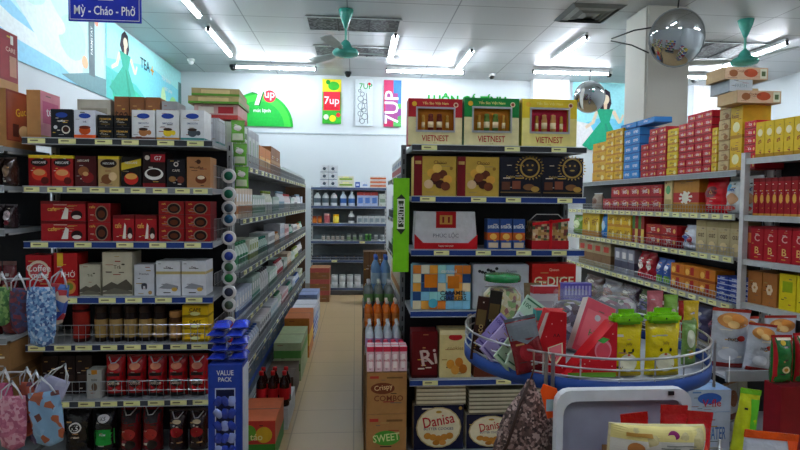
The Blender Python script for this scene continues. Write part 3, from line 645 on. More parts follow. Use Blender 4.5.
# --- fifth shelf: jars
rows('coffee_jar', 'jar', 'tall dark red coffee jar', LS[4], 64, 88, 304, bottle('3b1512', '7d2420', '8a2a22', shape='tub', capn='lid'), n=1, d=.085)
rows('coffee_jar', 'jar', 'dark glass coffee jar with cream label', LS[4], 89, 164, 306, bottle('1f1310', '33241a', 'a08858', shape='jar', capn='lid'), n=5, d=.085)
rows('coffee_jar', 'jar', 'brown jar with tan lid beside the yellow packets', LS[4], 165, 180, 312, bottle('5a3b20', 'a88050', 'b09060', shape='jar', capn='lid'), n=1, d=.08)
rows('coffee_packet', 'box', 'yellow coffee packet box', LS[4], 181, 208, 305, carton('c9a91e', ('t', 'CAFE', .5, .62, .3, '3a2a10'), ('r', 0, 0, 1, .2, '8b7414'), ('e', .5, .3, .2, .15, 'e8dca0')), n=1, lv=3, d=.12)
# --- sixth shelf
rows('wafer_box', 'box', 'small grey box beside the red pouches', LS[5], 84, 100, 370, carton('a4a4a0', ('r', .3, .85, .7, 1, 'b07c2a'), ('e', .5, .4, .2, .14, '6a5a4a'), ('t', 'mix', .5, .66, .09, '4a4a4a')), d=.08, rx=0)
rows('red_coffee_pouch', 'pouch', 'red coffee pouch with black tie', LS[5], 100, 206, 356, pouch('9e2328', ('r', .06, .0, .94, .12, '201416'), ('r', .05, .52, .95, .6, '2a1a1a'), ('e', .5, .36, .3, .1, '2a1012'), ('t', 'coffee', .5, .36, .09, 'd8c8b8'), ('e', .5, .75, .28, .08, 'd08a70'), seam='7a1a1e', clip='b9b9bb'), n=5, d=.09)
rows('dark_carton', 'carton', 'dark brown box by the small grey box', LS[5], 30, 83, 360, carton('2e2220', ('r', .1, .3, .9, .5, '3f2f2a')), n=3, d=.2, back=.08)
# --- bottom shelf
K = (('e', .5, .6, .24, .11, 'dddddd'), ('e', .5, .6, .19, .08, '222222'), ('t', 'K5', .5, .6, .1, 'f0f0f0'))
rows('black_coffee_pouch', 'pouch', 'black coffee pouch with round white logo', LS[6], 57, 86, 410, pouch('1b1718', *K, ('t', 'gourmet', .5, .4, .04, 'b9a58c'), seam='2a2628'), d=.11)
rows('black_coffee_pouch', 'pouch', 'black and green coffee pouch with round logo', LS[6], 87, 112, 407, pouch('1b1b1c', ('e', .5, .74, .26, .08, 'dddddd'), ('t', 'K5', .5, .74, .07, '222222'), ('r', .04, .2, .96, .52, '2f9c45'), ('t', 'ĐẬM', .5, .42, .07, 'dce8dc'), seam='2a2628'), d=.11)
rows('foil_coffee_pouch', 'pouch', 'dark red foil pouch tied with silver wire', LS[6], 114, 159, 408, pouch('6e1f24', ('r', .04, .66, .96, .9, '2a2226'), ('e', .5, .42, .34, .12, 'a33a34'), ('e', .6, .2, .24, .1, '332a26'), clip='c9c9cc', seam='3b3033'), n=2, d=.11)
rows('foil_coffee_pouch', 'pouch', 'black and red foil pouch by blue bin', LS[6], 164, 205, 412, pouch('30191c', ('e', .5, .5, .36, .12, '9c2a2c'), ('e', .5, .74, .24, .05, 'c9b9a0'), clip='c9c9cc', seam='3b3033'), n=2, d=.11)

# ===== column of round-lidded cups clipped at the corner of the aisle
xj = -.715; YJ = 3.27
t = thing('clip_strip', 'vertical wire strip at the aisle corner holding lidded cups', 'display strip', (xj, YJ+.06, 0))
MB().tube([(-.012, 0, 0), (-.012, 0, 1.75)], .003, 'm:9b9ea0', 5).tube([(.012, 0, 0), (.012, 0, 1.75)], .003, 'm:9b9ea0', 5).obj('rail', t)
MB().box(-.02, .02, -.02, .02, 0, .02, '6d7174').obj('foot', t)
for k, (py, c) in enumerate([(176, '2e6e5a'), (194, '2e6e5a'), (208, '51606a'), (219, '3b6a88'), (238, '3d4f9a'), (256, '3d4f9a'), (267, '456a50'), (278, '2f7a4a'), (292, '40465a'), (305, '5a6a60'), (324, 'a8303c'), (338, 'a8303c'), (351, '6a6f78')]):
    z = zat(232, py, YJ-.02); p = Proto('lidded_cup'); M = Matrix.Translation((0, 0, 0)) @ Matrix.Rotation(math.pi/2, 4, 'X')
    a = MB().lathe([(.026, -.04), (.034, 0)], 'c3c9c8', 14, M).mesh('cup_body')
    q = MB().lathe([(.039, 0), (.041, .004), (.041, .014), (.037, .017), (.027, .017)], 'dfe3e4', 18, M)
    q.lathe([(.025, .0172), (.025, .0178), (0, .0178)], c, 18, M); q = q.mesh('lid')
    p.parts = [('cup_body', a), ('lid', q)]
    MB().tube([(0, 0, z), (0, -.022, z)], .002, 'm:9b9ea0', 4).obj('peg', t)
    cn = {'2e6e5a': 'dark green', '51606a': 'slate grey', '3b6a88': 'steel blue', '3d4f9a': 'royal blue', '456a50': 'moss green', '2f7a4a': 'bright green', '40465a': 'navy grey', '5a6a60': 'grey green', 'a8303c': 'red', '6a6f78': 'pale grey'}[c]
    put(p, (xj, YJ-.01, z), f'white-lidded cup with {cn} centre on corner strip, {"topmost" if k == 0 else ORD[k+1]+" from top"}', 'cup', 'lidded cups on the corner strip')

# ===== blue display box
Yd = 2.72; xa_, zt = atY(208, 365, Yd); xb_, _ = atY(242, 365, Yd); w = xb_-xa_
t = thing('blue_display_bin', 'blue cardboard dump bin with white lettering beside the left shelves', 'display bin', ((xa_+xb_)/2, Yd, 0))
h = zt; S = lambda u, v, o: ((u-.5)*w, -o, v*h)
m = MB(); m.box(-w/2, w/2, 0, .16, 0, h, '2a4596', c=.002)
m.decor([('r', .2, .1, .8, .84, 'b9c3dd'), ('r', .23, .115, .77, .83, '1a2247'), ('t', 'VALUE', .5, .945, .035, 'e6ebf5', 0, .5), ('t', 'PACK', .5, .9, .03, 'e6ebf5', 0, .4)], S, w, h); m.obj('cabinet', t)
rng = random.Random(3)
m = MB()
for i in range(3):
    for j in range(8):
        M = Matrix.Translation((-w*.2+i*w*.2, -.005, h*(.14+.085*j)+.012)) @ Matrix.Rotation(rng.uniform(-.8, .8), 4, 'Y')
        m.lathe([(.0, -.026), (.015, -.022), (.019, 0), (.015, .022), (0, .026)], 'g:33489e' if (i+j) % 3 else 'g:8f9bc8', 8, M @ Matrix.Diagonal((1, .2, 1, 1)))
for o in [m.obj('window_contents', t)]: o['kind'] = 'stuff'
MB().box(w/2+.001, w/2+.002, .01, .15, .02, h-.02, 'b9bfc6').obj('side_sheet', t)
bl = pouch('2a3fa8', ('e', .5, .5, .3, .2, '6f86e0'), ('r', .1, .1, .9, .2, 'd9dff4'), ('r', .1, .7, .9, .76, 'd9dff4'), seam='5666b8')('blue_sweet_packet', .085, .035, .12)
for k in range(10):
    l = k//2; i = k % 2
    put(bl, ((xa_+xb_)/2+(-.044 if i == 0 else .044)+.006*(-1)**l, Yd+.15+rng.uniform(-.02, .015), h+.006+.037*l), f'shiny blue packet heaped on blue bin, {levword(l, 5)}, {colword(i, 2)}', 'packet', 'blue packets heaped on the blue bin', rz=rng.uniform(-.12, .12), rx=math.pi/2+rng.uniform(-.02, .02))

# ===== left aisle row (faces +X)
XA = -.70; AY0, AY1 = 3.46, 7.95
AZ = levels([1.72, 1.385, 1.06, .74, .43, .132])
nb = 4; bw = (AY1-AY0)/nb
for k in range(nb):
    gondola('gondola_shelf', f'aisle shelf bay on the left of the aisle, {["nearest", "second nearest", "third nearest", "farthest with brown end panel"][k]}', (XA, AY0+bw*(k+.5), 0), math.pi/2, bw-.003, .27, AZ[0]+.0, AZ, rail='5a6068',
            back='4a4d50', tags=[5, 5, 5, 5, 3, 0], fences=(0, 1, 2, 3, 4), fh=.085, group='bays of the left aisle row', endpanel=1 if k == 3 else None, ends=(1 if k == 0 else 0, 0), postc='8d8f90')
AS = [Shelf('L', XA-.025, z, w) for z, w in zip(AZ, ['top of left aisle row', 'second shelf, left aisle', 'third shelf, left aisle', 'fourth shelf, left aisle', 'fifth shelf, left aisle', 'bottom of left aisle row'])]
def yrow(name, cat, desc, sh, y0, y1, hh, mk, n, d=.12, lv=1, where=True, back=0):
    """run between two distances along a side-facing shelf"""
    p = mk(name, abs(y1-y0)/n-.006, d, hh-.002); g = desc+'s '+sh.where
    for i in range(n):
        for l in range(lv):
            y = y0+(y1-y0)*(i+.5)/n; ws = [desc+(' on '+sh.where if where else '')]
            if lv > 1: ws.append(levword(l, lv))
            if n > 1: ws.append(colword(i, n))
            put(p, sh.pos(y, sh.z+.0015+l*(hh-.0005), back), ', '.join(ws), cat, g if n*lv > 1 else None, sh.rz())
# top goods
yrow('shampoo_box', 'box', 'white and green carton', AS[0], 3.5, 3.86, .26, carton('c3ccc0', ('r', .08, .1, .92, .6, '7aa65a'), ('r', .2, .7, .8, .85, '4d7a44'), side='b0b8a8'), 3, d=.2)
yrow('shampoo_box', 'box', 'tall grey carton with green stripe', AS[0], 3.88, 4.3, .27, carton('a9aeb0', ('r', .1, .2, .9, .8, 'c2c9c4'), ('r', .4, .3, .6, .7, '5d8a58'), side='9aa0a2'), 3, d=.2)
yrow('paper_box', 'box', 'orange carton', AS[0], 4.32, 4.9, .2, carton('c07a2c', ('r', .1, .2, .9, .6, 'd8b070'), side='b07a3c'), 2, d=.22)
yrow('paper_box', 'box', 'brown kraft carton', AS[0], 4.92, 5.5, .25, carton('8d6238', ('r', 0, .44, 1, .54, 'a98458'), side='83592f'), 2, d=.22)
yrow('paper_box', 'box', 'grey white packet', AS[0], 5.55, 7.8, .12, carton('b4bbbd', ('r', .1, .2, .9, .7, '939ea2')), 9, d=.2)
# tray boxes and packets stacked on the corner, above the tea
z = LZ[0]
x0_, x1_ = atY(204, 200, 3.5)[0], atY(250, 200, 3.5)[0]
zt = AZ[0]+.27
put(carton('c8a9a2', ('r', 0, 0, 1, .3, 'b34a48'), ('r', .1, .4, .45, .85, 'e0d8cc'), ('r', .55, .4, .9, .85, 'a8343c'), side='b58a84')('snack_carton', .26, .3, .09), (-.85, 3.52, zt+.003), 'pink and red printed carton under the flat tray boxes', 'carton')
tray = carton('a89a70', ('r', 0, .0, 1, .3, '5e8f3e'), ('r', .2, .3, .8, .8, 'c9b98c'), side='94845c')
for k, dz in enumerate((.095, .143)):
    put(tray('tray_box', .3-.02*k, .34, .045), (-.86+.01*k, 3.5+.01*k, zt+dz), f'flat green and beige tray box at aisle corner, {("lower", "upper")[k]}', 'box', 'flat tray boxes stacked at the corner', rz=.06*k)
# hanging green packets on the corner
gp = pouch('6fa84a', ('r', .1, .1, .9, .4, 'c9d2b8'), ('e', .5, .65, .3, .12, 'dfe6d4'), seam='6fa04a')('hanging_green_packet', .08, .02, .13)
for k in range(3):
    z = 1.78-.135*k
    put(gp, (-.69+.012*k, 3.37-.006*k, z+.06), f'green hanging packet at the aisle corner, {["top", "middle", "bottom"][k]}', 'packet', 'green packets hanging at the corner')
# pastel toiletries in the aisle shelves
PAL = [('c9ced2', '8fa8b8'), ('b9c9c0', '4f8a6a'), ('d3c9c9', 'b0545a'), ('c0c9d6', '4a68a0'), ('cfd2c4', '8a9a4a'), ('a9bcb4', '2f7a6a'), ('d0d0d0', '5a5a62'), ('c9b8a4', 'a8703a')]
NM = ['pale grey', 'green-capped white', 'pink and white', 'blue and white', 'olive-banded cream', 'teal', 'silver', 'tan']
rng = random.Random(11)
HB = [.22, .2, .2, .2, .17]
for li in (1, 2, 3, 4):
    y = AY0+.05; k = rng.randrange(8)
    while y < AY1-.15:
        n = rng.choice([4, 5, 6]); wI = rng.uniform(.072, .095); y1 = min(y+n*wI, AY1-.08)
        b, c = PAL[k % 8]; nm = NM[k % 8]; hh = HB[li]*rng.uniform(.72, 1.05)
        kind = 'bottle' if (k+li) % 2 else 'box'
        where = f' {["near end", "front part", "middle", "back part", "far end"][min(4, int((y-AY0)/(AY1-AY0)*5))]}'
        sh = Shelf('L', XA-.03, AZ[li], AS[li].where+where)
        if kind == 'bottle': yrow('toiletry_bottle', 'bottle', nm+' bottle', sh, y, y1, hh, bottle(b, c, c if k % 3 else 'e0e0e0', n=10, neck=.45), n, d=.065)
        else: yrow('toiletry_box', 'box', nm+' box', sh, y, y1, hh, carton(b, ('r', 0, .15, 1, .4, c), ('r', .2, .55, .8, .8, 'dfe3e4' if k % 2 else c)), n, d=.16)
        y = y1+.01; k += rng.choice([1, 2, 3])
yrow('bottle_box', 'box', 'dark goods box', Shelf('L', XA-.03, AZ[5], 'bottom of left aisle'), AY0+.05, AY1-.1, .2, carton('5a6670', ('r', 0, .3, 1, .5, '3c58a0')), 14, d=.2)
# floor cartons along the aisle row
def floorbox(px0, px1, pytop, Y0, Y1, label, mk, name='carton', z0=.0, xr=None, cat='carton', grp='cartons on the floor along the left aisle'):
    xl, xr2 = -.665, (xr if xr is not None else -.47)
    zt = pytop; return put(mk(name, xr2-xl, Y1-Y0, zt-z0), ((xl+xr2)/2, Y0, z0+.001), label, cat, grp)
floorbox(0, 0, .235, 3.22, 3.6, 'red and green printed carton on the aisle floor beside blue bin', carton('b5453c', ('r', 0, .0, 1, .42, '3f7a34'), ('e', .3, .7, .2, .2, '6a9a3c'), ('e', .7, .65, .22, .2, 'c9a83c'), ('t', 'táo', .5, .6, .16, 'e8d9a0'), side='b5653c'), xr=-.45)
floorbox(0, 0, .14, 3.66, 4.1, 'low white carton on the floor behind the red green carton', carton('c2c6c8', ('r', .1, .3, .9, .6, 'a8b0b8')), xr=-.43)
floorbox(0, 0, .19, 4.16, 4.6, 'dark brown carton on the aisle floor under cola bottles', carton('4a3a30', ('r', .1, .2, .9, .6, '5e4a3c')), xr=-.45)
cola = bottle('g:2a0f0c', 'b8262c', 'b8262c', neck=.38)
p = cola('cola_bottle', .07, .07, .23)
for i in range(6):
    put(p, (-.61+.075*(i % 3)-.0, 3.68+.09*(i//3), .145), f'cola bottle with red cap on low white carton, {("front", "back")[i//3]} row, {colword(i % 3, 3)}', 'bottle', 'cola bottles by the left aisle')
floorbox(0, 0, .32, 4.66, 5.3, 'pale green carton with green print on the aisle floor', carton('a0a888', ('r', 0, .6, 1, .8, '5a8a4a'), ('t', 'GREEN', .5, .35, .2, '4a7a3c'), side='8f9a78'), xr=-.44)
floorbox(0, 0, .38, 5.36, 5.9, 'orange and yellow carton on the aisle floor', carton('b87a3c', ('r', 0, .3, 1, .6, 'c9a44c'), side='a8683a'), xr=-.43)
for l, (c, nm) in enumerate([('b9bfc9', 'white'), ('3c58a8', 'blue'), ('a8b4c9', 'pale blue'), ('c9ccd2', 'light grey')]):
    put(carton(c, ('r', 0, .3, 1, .6, '6a84b8' if l % 2 == 0 else 'c0c8d8'))('paper_pack', .24, .6, .085), (-.55, 5.98, .002+.087*l), f'{nm} flat paper pack stacked on far aisle floor', 'packet', 'flat paper packs stacked in the aisle')
for l in range(4):
    put(carton(['b8bcc0', '9aa4b0', 'c0b8b0', '8a98b8'][l], ('r', 0, .3, 1, .6, '8a94a4'))('paper_pack', .22, .5, .09), (-.56, 6.8, .002+.092*l), f'flat {["grey", "slate", "beige", "bluish"][l]} pack in the farthest floor stack', 'packet', 'flat packs in the farthest stack')

# ===== far shelf across the end of the aisle
YFA = 8.95
xa_, xb_ = atY(311, 220, YFA)[0], atY(386, 220, YFA)[0]
FZ = levels([zat(350, y, YFA) for y in (187.5, 206, 223.5, 241, 260)] + [.12])
gondola('gondola_shelf', 'shelf unit across the far end of the aisle', ((xa_+xb_)/2, YFA, 0), 0, xb_-xa_, .4, FZ[0], FZ, rail='53607c', back='6e7478', tags=[0, 0, 0, 1, 1, 0], postc='b0b2b2', lip=.035, board='a9adb0')
FS = [Shelf('F', YFA+.03, z, w) for z, w in zip(FZ, ['on far shelf top', 'on far second shelf', 'on far third shelf', 'on far fourth shelf', 'on far fifth shelf', 'on far bottom shelf'])]
rows('white_box', 'box', 'white box with dark dots', FS[0], 320, 337, 165, carton('c9cdd0', ('c', .5, .5, .2, '4a5560'), ('r', 0, 0, 1, .1, '7a8590')), n=2, lv=3, d=.15, heights=[3, 3])
rows('tissue_box', 'box', 'pale box with green label', FS[0], 337.5, 354, 176, carton('c9c8b4', ('r', .1, .3, .9, .6, '7fa040'), ('r', .3, .7, .7, .9, 'd8d890')), n=1, lv=2, d=.15)
rows('tissue_box', 'box', 'small blue box', FS[0], 355, 360, 182, carton('33549a', ('r', .2, .3, .8, .7, 'c0c8e0')), d=.15)
rows('tissue_box', 'box', 'low white box', FS[0], 361, 369, 182, carton('c9cdd2', ('r', .2, .3, .8, .6, '7a90b8')), d=.15)
rows('tissue_box', 'box', 'flat orange and white box', FS[0], 370, 386, 176.5, carton('c8bcb4', ('r', 0, .3, 1, .7, 'c06a40')), lv=3, d=.15)
rows('detergent_bottle', 'bottle', 'white bottle with dark cap', FS[1], 313, 338, 191, bottle('cdd2d4', '3a4348', '66727a'), n=3, d=.11)
rows('detergent_bottle', 'bottle', 'blue-labelled white bottle', FS[1], 339, 356, 191.5, bottle('c3ccd8', 'd8dce0', '4a70a8'), n=2, d=.11)
rows('detergent_pack', 'box', 'red and blue pack', FS[1], 357, 378, 192, carton('a9b4cc', ('r', 0, .75, 1, 1, 'a8504c'), ('r', .15, .2, .85, .6, '6080b8')), n=3, d=.12)
rows('detergent_pack', 'box', 'pale pack by the right post', FS[1], 379, 386, 194, carton('b8c0b8', ('r', .1, .3, .9, .6, '8a9a8a')), n=1, d=.12)
rows('soap_jar', 'jar', 'orange-brown jar', FS[2], 312, 322, 216, bottle('a85a28', '7a3a1c', 'c07a3c', shape='jar', capn='lid'), n=2, d=.08)
rows('soap_jar', 'jar', 'pink tub', FS[2], 323, 331, 213.5, bottle('cf9ca0', 'd8b0b0', 'b06a70', shape='tub', capn='lid'), d=.1)
rows('soap_jar', 'jar', 'yellow tub', FS[2], 332, 340, 214.5, bottle('d8b020', 'd8a818', 'e0c860', shape='tub', capn='lid'), d=.1)
rows('white_pump_bottle', 'bottle', 'white bottle with black print', FS[2], 347, 356, 211, bottle('d6d8d8', 'd0d4d4', '4a4f52'), d=.1)
rows('soap_box', 'box', 'low white soap box', FS[2], 357, 386, 216, carton('b9bfc0', ('r', .15, .2, .85, .7, '8e999e')), n=5, d=.1)
rows('lotion_jar', 'jar', 'small white jar with dark lid', FS[3], 321, 345, 235, bottle('c2c6c6', '3d3230', 'a09a94', shape='tub', capn='lid'), n=5, d=.06)
rows('lotion_jar', 'jar', 'small grey jar', FS[3], 346, 364, 234, bottle('9aa09c', '6a706c', '7a8a70', shape='jar', capn='lid'), n=3, d=.06)
rows('lotion_jar', 'jar', 'small green tub', FS[3], 365, 372, 234, bottle('5a8a50', '8ab07a', '3e6a38', shape='tub', capn='lid'), n=2, d=.06)
rows('lotion_jar', 'jar', 'small white tub by right post', FS[3], 373, 386, 235, bottle('c9cccc', 'b0b4b4', '8a9090', shape='tub', capn='lid'), n=2, d=.06)
rows('small_tray', 'tray', 'dark wire tray pack', FS[4], 312, 386, 256, carton('3c424a', ('r', 0, .5, 1, .7, '7a8088')), n=8, d=.2)
rows('paper_roll', 'roll', 'white paper roll pack', FS[5], 331, 362, 275, bottle('d0d4d6', 'c2c6c8', None, shape='tub', capn='top_wrap'), n=4, lv=2, d=.11)
rows('storage_carton', 'carton', 'brown and pink carton', Shelf('F', 8.35, .0, 'on floor before the far shelf'), 310, 330, 268, carton('8d6a4c', ('r', 0, .6, 1, 1, 'a8605c')), lv=3, d=.4)
for k, (p0, p1) in enumerate([(363.5, 375), (375.5, 387.5)]):
    a, b = atY(p0, 250, 8.1)[0], atY(p1, 250, 8.1)[0]
    put(carton('5f4834', ('r', .46, 0, .54, 1, '4d3a2a'), ('t', 'GIẤY', .5, .75, .05, '3a2a1c'), side='523e2c')('tall_carton', b-a-.004, .3, zat(370, 252, 8.1)), ((a+b)/2, 8.1, .001), f'tall brown carton standing at far end of aisle, {("left", "right")[k]} one', 'carton', 'tall brown cartons at the aisle end')

# ===== center gondola facing the camera
YC = 3.1; xa, xb = atY(411, 200, YC)[0], atY(583, 200, YC)[0]
CZ = levels([zat(495, y, YC) for y in (146.5, 197, 249.5, 309.5, 377)] + [.095])
gondola('gondola_shelf', 'center shelf unit full of gift boxes facing the camera', ((xa+xb)/2, YC-.03, 0), 0, xb-xa, .36, CZ[0], CZ, rail=['3a3d42', '2b4480', '2b4480', '2b4480', '2b4480', '3a3d42'], tags=[3, 4, 4, 1, 3, 0], back='26282c', postc='6d7072')
CS = [Shelf('F', YC, z, w) for z, w in zip(CZ, ['on top of center unit', 'on center second shelf', 'on center third shelf', 'on center fourth shelf', 'on center fifth shelf', 'on center bottom shelf'])]
def nest(top, low, win, jar):
    def f(name, w, d, h):
        S = lambda u, v, o: ((u-.5)*w, -o, v*h); m = MB()
        u0, u1, v0, v1 = .16, .85, .31, .79
        m.box(-w/2, w/2, .03, d, 0, h, top, c=.002)
        for a, b, c, e in ((0, u0, 0, 1), (u1, 1, 0, 1), (u0, u1, 0, v0), (u0, u1, v1, 1)):
            m.box((a-.5)*w, (b-.5)*w, 0, .03, c*h, e*h, top)
        m.decor([('r', 0, 0, 1, v0-.02, low), ('r', 0, v0-.02, u0-.02, .6, low), ('r', u1+.02, v0-.02, 1, .6, low), ('t', 'VIETNEST', .5, .15, .13, 'a8222e', 0, .5), ('t', 'Yến Sào Việt Nam', .5, .9, .085, 'e8d48a', 0, .6), ('c', .11, .88, .045, 'd0a83c'), ('c', .88, .87, .045, 'd8c8a8'), ('c', .88, .87, .03, '8a4a3a'), ('t', 'tổ yến', .5, .05, .035, '8a6a3a', 0, .4)], S, w, h, o0=.0006)
        fr = MB()
        for a, b, c, e in ((u0-.02, u0+.01, v0-.03, v1+.03), (u1-.01, u1+.02, v0-.03, v1+.03), (u0+.01, u1-.01, v0-.03, v0+.01), (u0+.01, u1-.01, v1-.01, v1+.03)):
            fr.box((a-.5)*w, (b-.5)*w, -.006, -.002, c*h, e*h, 'm:b9babd')
        fr = fr.mesh('window_frame')
        inn = MB(); inn.box((u0-.5)*w, (u1-.5)*w, .026, .0295, v0*h, v1*h, win)
        parts = [('window_frame', fr), ('backing', inn.mesh('backing'))]
        js = []
        for k, u in enumerate((.28, .42, .58, .73)):
            big = k in (1, 2); r = w*.052 if big else w*.03
            j = MB(); T = Matrix.Translation(((u-.5)*w, .0135, (v0+.02)*h)); T2 = T @ Matrix.Diagonal((1, .0115/r, 1, 1)); H2 = h*(.36 if big else .33)
            j.lathe([(r, 0), (r, H2*.65), (r*.8, H2*.75), (r*.85, H2*.76), (r*.85, H2*.95), (0, H2)], jar if big else 'b08a3c', 12, T2)
            j.lathe([(r*1.02, H2*.15), (r*1.02, H2*.5)], 'd8c9a8', 12, T2)
            parts.append(('jar', j.mesh('jar')))
        return Proto(name, None, [('box', m.mesh('box'))]+parts)
    return f
rows('birds_nest_gift_box', 'gift box', 'red and cream gift box with jar window', CS[0], 407, 461.5, 98.5, nest('a3252f', 'd6cda2', 'b5791f', '6e2f20'), d=.12)
rows('birds_nest_gift_box', 'gift box', 'green and cream gift box with jar window', CS[0], 462.5, 518, 98, nest('0f7a3c', 'd6cda2', 'b5791f', '5f7a3a'), d=.12)
rows('birds_nest_gift_box', 'gift box', 'yellow gift box with pink jar window', CS[0], 520, 575.5, 99, nest('cdb93a', 'd9cf8c', 'b02a48', 'b58a5a'), d=.12)
choc = lambda: carton('b3994a', ('r', 0, 0, .2, 1, '6f1520'), ('t', 'Choco', .62, .85, .09, '6b4a1c'), *[('e', x, z, .11, .11, c) for x, z, c in ((.5, .4, '4a2417'), (.68, .55, '5e3220'), (.62, .3, '3e1d14'), (.8, .42, 'c79a4a'), (.42, .58, 'c9a04c'), (.35, .3, 'c9b090'), (.75, .25, '6b3a22'), (.55, .7, 'd0b060'), (.52, .48, '6b3a22'))], ('c', .88, .7, .04, '8a6d30'), ('r', .03, .8, .17, .88, 'b89a60'))
rows('chocolate_gift_box', 'gift box', 'gold chocolate assortment box with dark red spine', CS[1], 413, 499, 156.5, choc(), n=2, d=.14)
navy = carton('191a28', *[('p', [(.72+.36*math.cos(a), .74+.36*math.sin(a)*.9), (.72+.3*math.cos(a+.08), .74+.3*math.sin(a+.08)*.9), (.72+.3*math.cos(a-.08), .74+.3*math.sin(a-.08)*.9)], 'a08a50') for a in [k*math.pi/12 for k in range(24)]], ('g', .72, .74, .2, .24, 'a08a50'), ('c', .72, .76, .14, '2b2a30'), ('c', .66, .8, .025, 'a08a50'), ('c', .78, .8, .025, 'a08a50'), ('e', .72, .68, .06, .02, 'a08a50'),
              ('t', 'Delight', .26, .5, .07, 'b09a60', 0, .4), ('r', .05, .18, .25, .38, '5a3a2a'), ('r', .3, .2, .5, .4, '7a4a3a'), ('e', .7, .25, .14, .08, '7a5a3a'), ('e', .85, .2, .1, .07, 'a88a4a'), ('r', .02, .1, .98, .13, '6a5a3a'))
rows('chocolate_gift_box', 'gift box', 'navy sweets box with gold sunburst face', CS[1], 498.5, 583, 157.5, navy, n=2, d=.14)
# third shelf
a, b, ztop = CS[2].span(415, 478, 212)
w = b-a; h = ztop-CS[2].z; S = lambda u, v, o: ((u-.5)*w, -o, v*h)
m = MB(); m.prism([((u-.5)*w, v*h) for u, v in ((.02, 0), (.98, 0), (1, .2), (.96, 1), (.02, 1), (0, .2))], .012, .13, 'g:c9cbd0')
m.prism([((u-.5)*w, v*h) for u, v in ((0, 0), (1, 0), (1, .38), (.86, .16), (.14, .16), (0, .4))], 0, .0115, 'b02028')
m.decor([('r', .34, .56, .66, 1, '9c1b22'), ('r', .4, .66, .6, .9, 'b58a4a'), ('r', .44, .7, .47, .86, '7a1a20'), ('r', .53, .7, .56, .86, '7a1a20'), ('t', 'PHÚC LỘC', .5, .36, .17, '7c7f86', 0, .75), ('t', 'happy new year', .5, .08, .06, 'e8d8c8', 0, .7)], lambda u, v, o: ((u-.5)*w, (.012 if v > .2 else 0)-o, v*h), w, h)
put(Proto('silver_gift_box', m.mesh('silver_gift_box')), CS[2].pos((a+b)/2, CS[2].z+.002), 'silver gift box with red base on center third shelf', 'gift box')
rows('snack_sachet_box', 'box', 'small blue and orange packet box', CS[2], 487.5, 526, 219, carton('39588f', ('r', 0, .3, 1, .55, 'b8622c'), ('t', 'snack', .5, .76, .14, 'd8dde8'), ('e', .5, .42, .3, .1, 'e0b060'), ('r', .1, .05, .9, .22, 'c9b9a0')), n=3, d=.08)
# gift basket
a, b, ztop = CS[2].span(533, 570, 215); w = b-a; h = ztop-CS[2].z
gb = Proto('gift_basket')
sw = patches('sweet_heap', ['8a3a2a', 'b08a4a', '3a5a34', 'c9a87a', '6a2a2a', '9a7a3a', 'd0c0a0'], 60, .4, 'square')
m = MB(); m.box(-w/2, w/2, .005, .13, 0, h*.25, 'a8222c'); m.box(-w/2+.004, w/2-.004, .009, .126, h*.25, h*.8, sw); bs = m.mesh('tray')
q = MB(); q.box(-.008, .008, -.001, .004, 0, h*.85, 'b81f2a'); q.prism([(-w/2, h*.68), (w/2, h*.82), (w/2, h*.9), (-w/2, h*.76)], -.001, .004, 'b81f2a'); q = q.mesh('ribbon')
f2 = MB(); f2.tube([(-w/2, .066, h*.8), (-w*.3, .066, h), (w*.3, .066, h), (w/2, .066, h*.8)], .003, 'c9c9cc', 6)
gb.parts = [('tray', bs), ('ribbon', q), ('handle', f2.mesh('handle'))]
put(gb, CS[2].pos((a+b)/2, CS[2].z+.002), 'red gift basket of wrapped sweets with handle on center unit', 'gift basket')
# fourth shelf
cols = ['d9a04c', '3a5a8a', '8ac0d8', 'c9803c', 'e0d0b0', '2c4a78', '9ad0d0', 'e4dccc']
rng = random.Random(5)
mos = [('r', i/7+.005, j/5+.01, (i+1)/7, (j+1)/5, rng.choice(cols)) for i in range(7) for j in range(5)]
rows('caramel_cracker_tin', 'tin', 'patchwork tin with cracker pictures', CS[3], 413, 472, 265, carton('6a9ab0', *mos, ('r', .2, .5, .42, .8, 'c07a24'), ('r', .6, .48, .8, .76, 'b06f20'), ('t', 'caramel', .62, .87, .08, 'f0ece0', 0, .4), ('t', 'CARAMEL', .7, .38, .1, '2a2a30', 0, .45), ('t', 'CRACKERS', .7, .26, .1, '2a2a30', 0, .45), ('c', .35, .15, .08, '58a8b8'), c=.006), d=.12)
rows('white_cookie_tin', 'tin', 'pale grey tin with black leaf sprig', CS[3], 473.5, 531, 264.5, carton('b4b9c0', *[('e', .12+.05*i, .85-.03*(i % 3)+.01*i, .03, .035, '2a2c30') for i in range(7)], ('t', 'Queen', .68, .85, .08, '7a8088', 0, .3), ('c', .82, .72, .04, '9aa0a8'), c=.006), d=.12)
rows('digestive_biscuit_box', 'box', 'red and orange biscuit box with block lettering', CS[3], 533, 578, 264, carton('b02a24', ('r', 0, 0, 1, .55, 'c8641f'), ('r', 0, .3, 1, .5, 'c9781f'), ('t', 'G-DIGE', .5, .62, .2, 'ecdcc0'), ('t', 'Queen', .5, .87, .07, 'e8c8b0', 0, .3), ('r', 0, 0, 1, .15, 'd09a30')), d=.12)
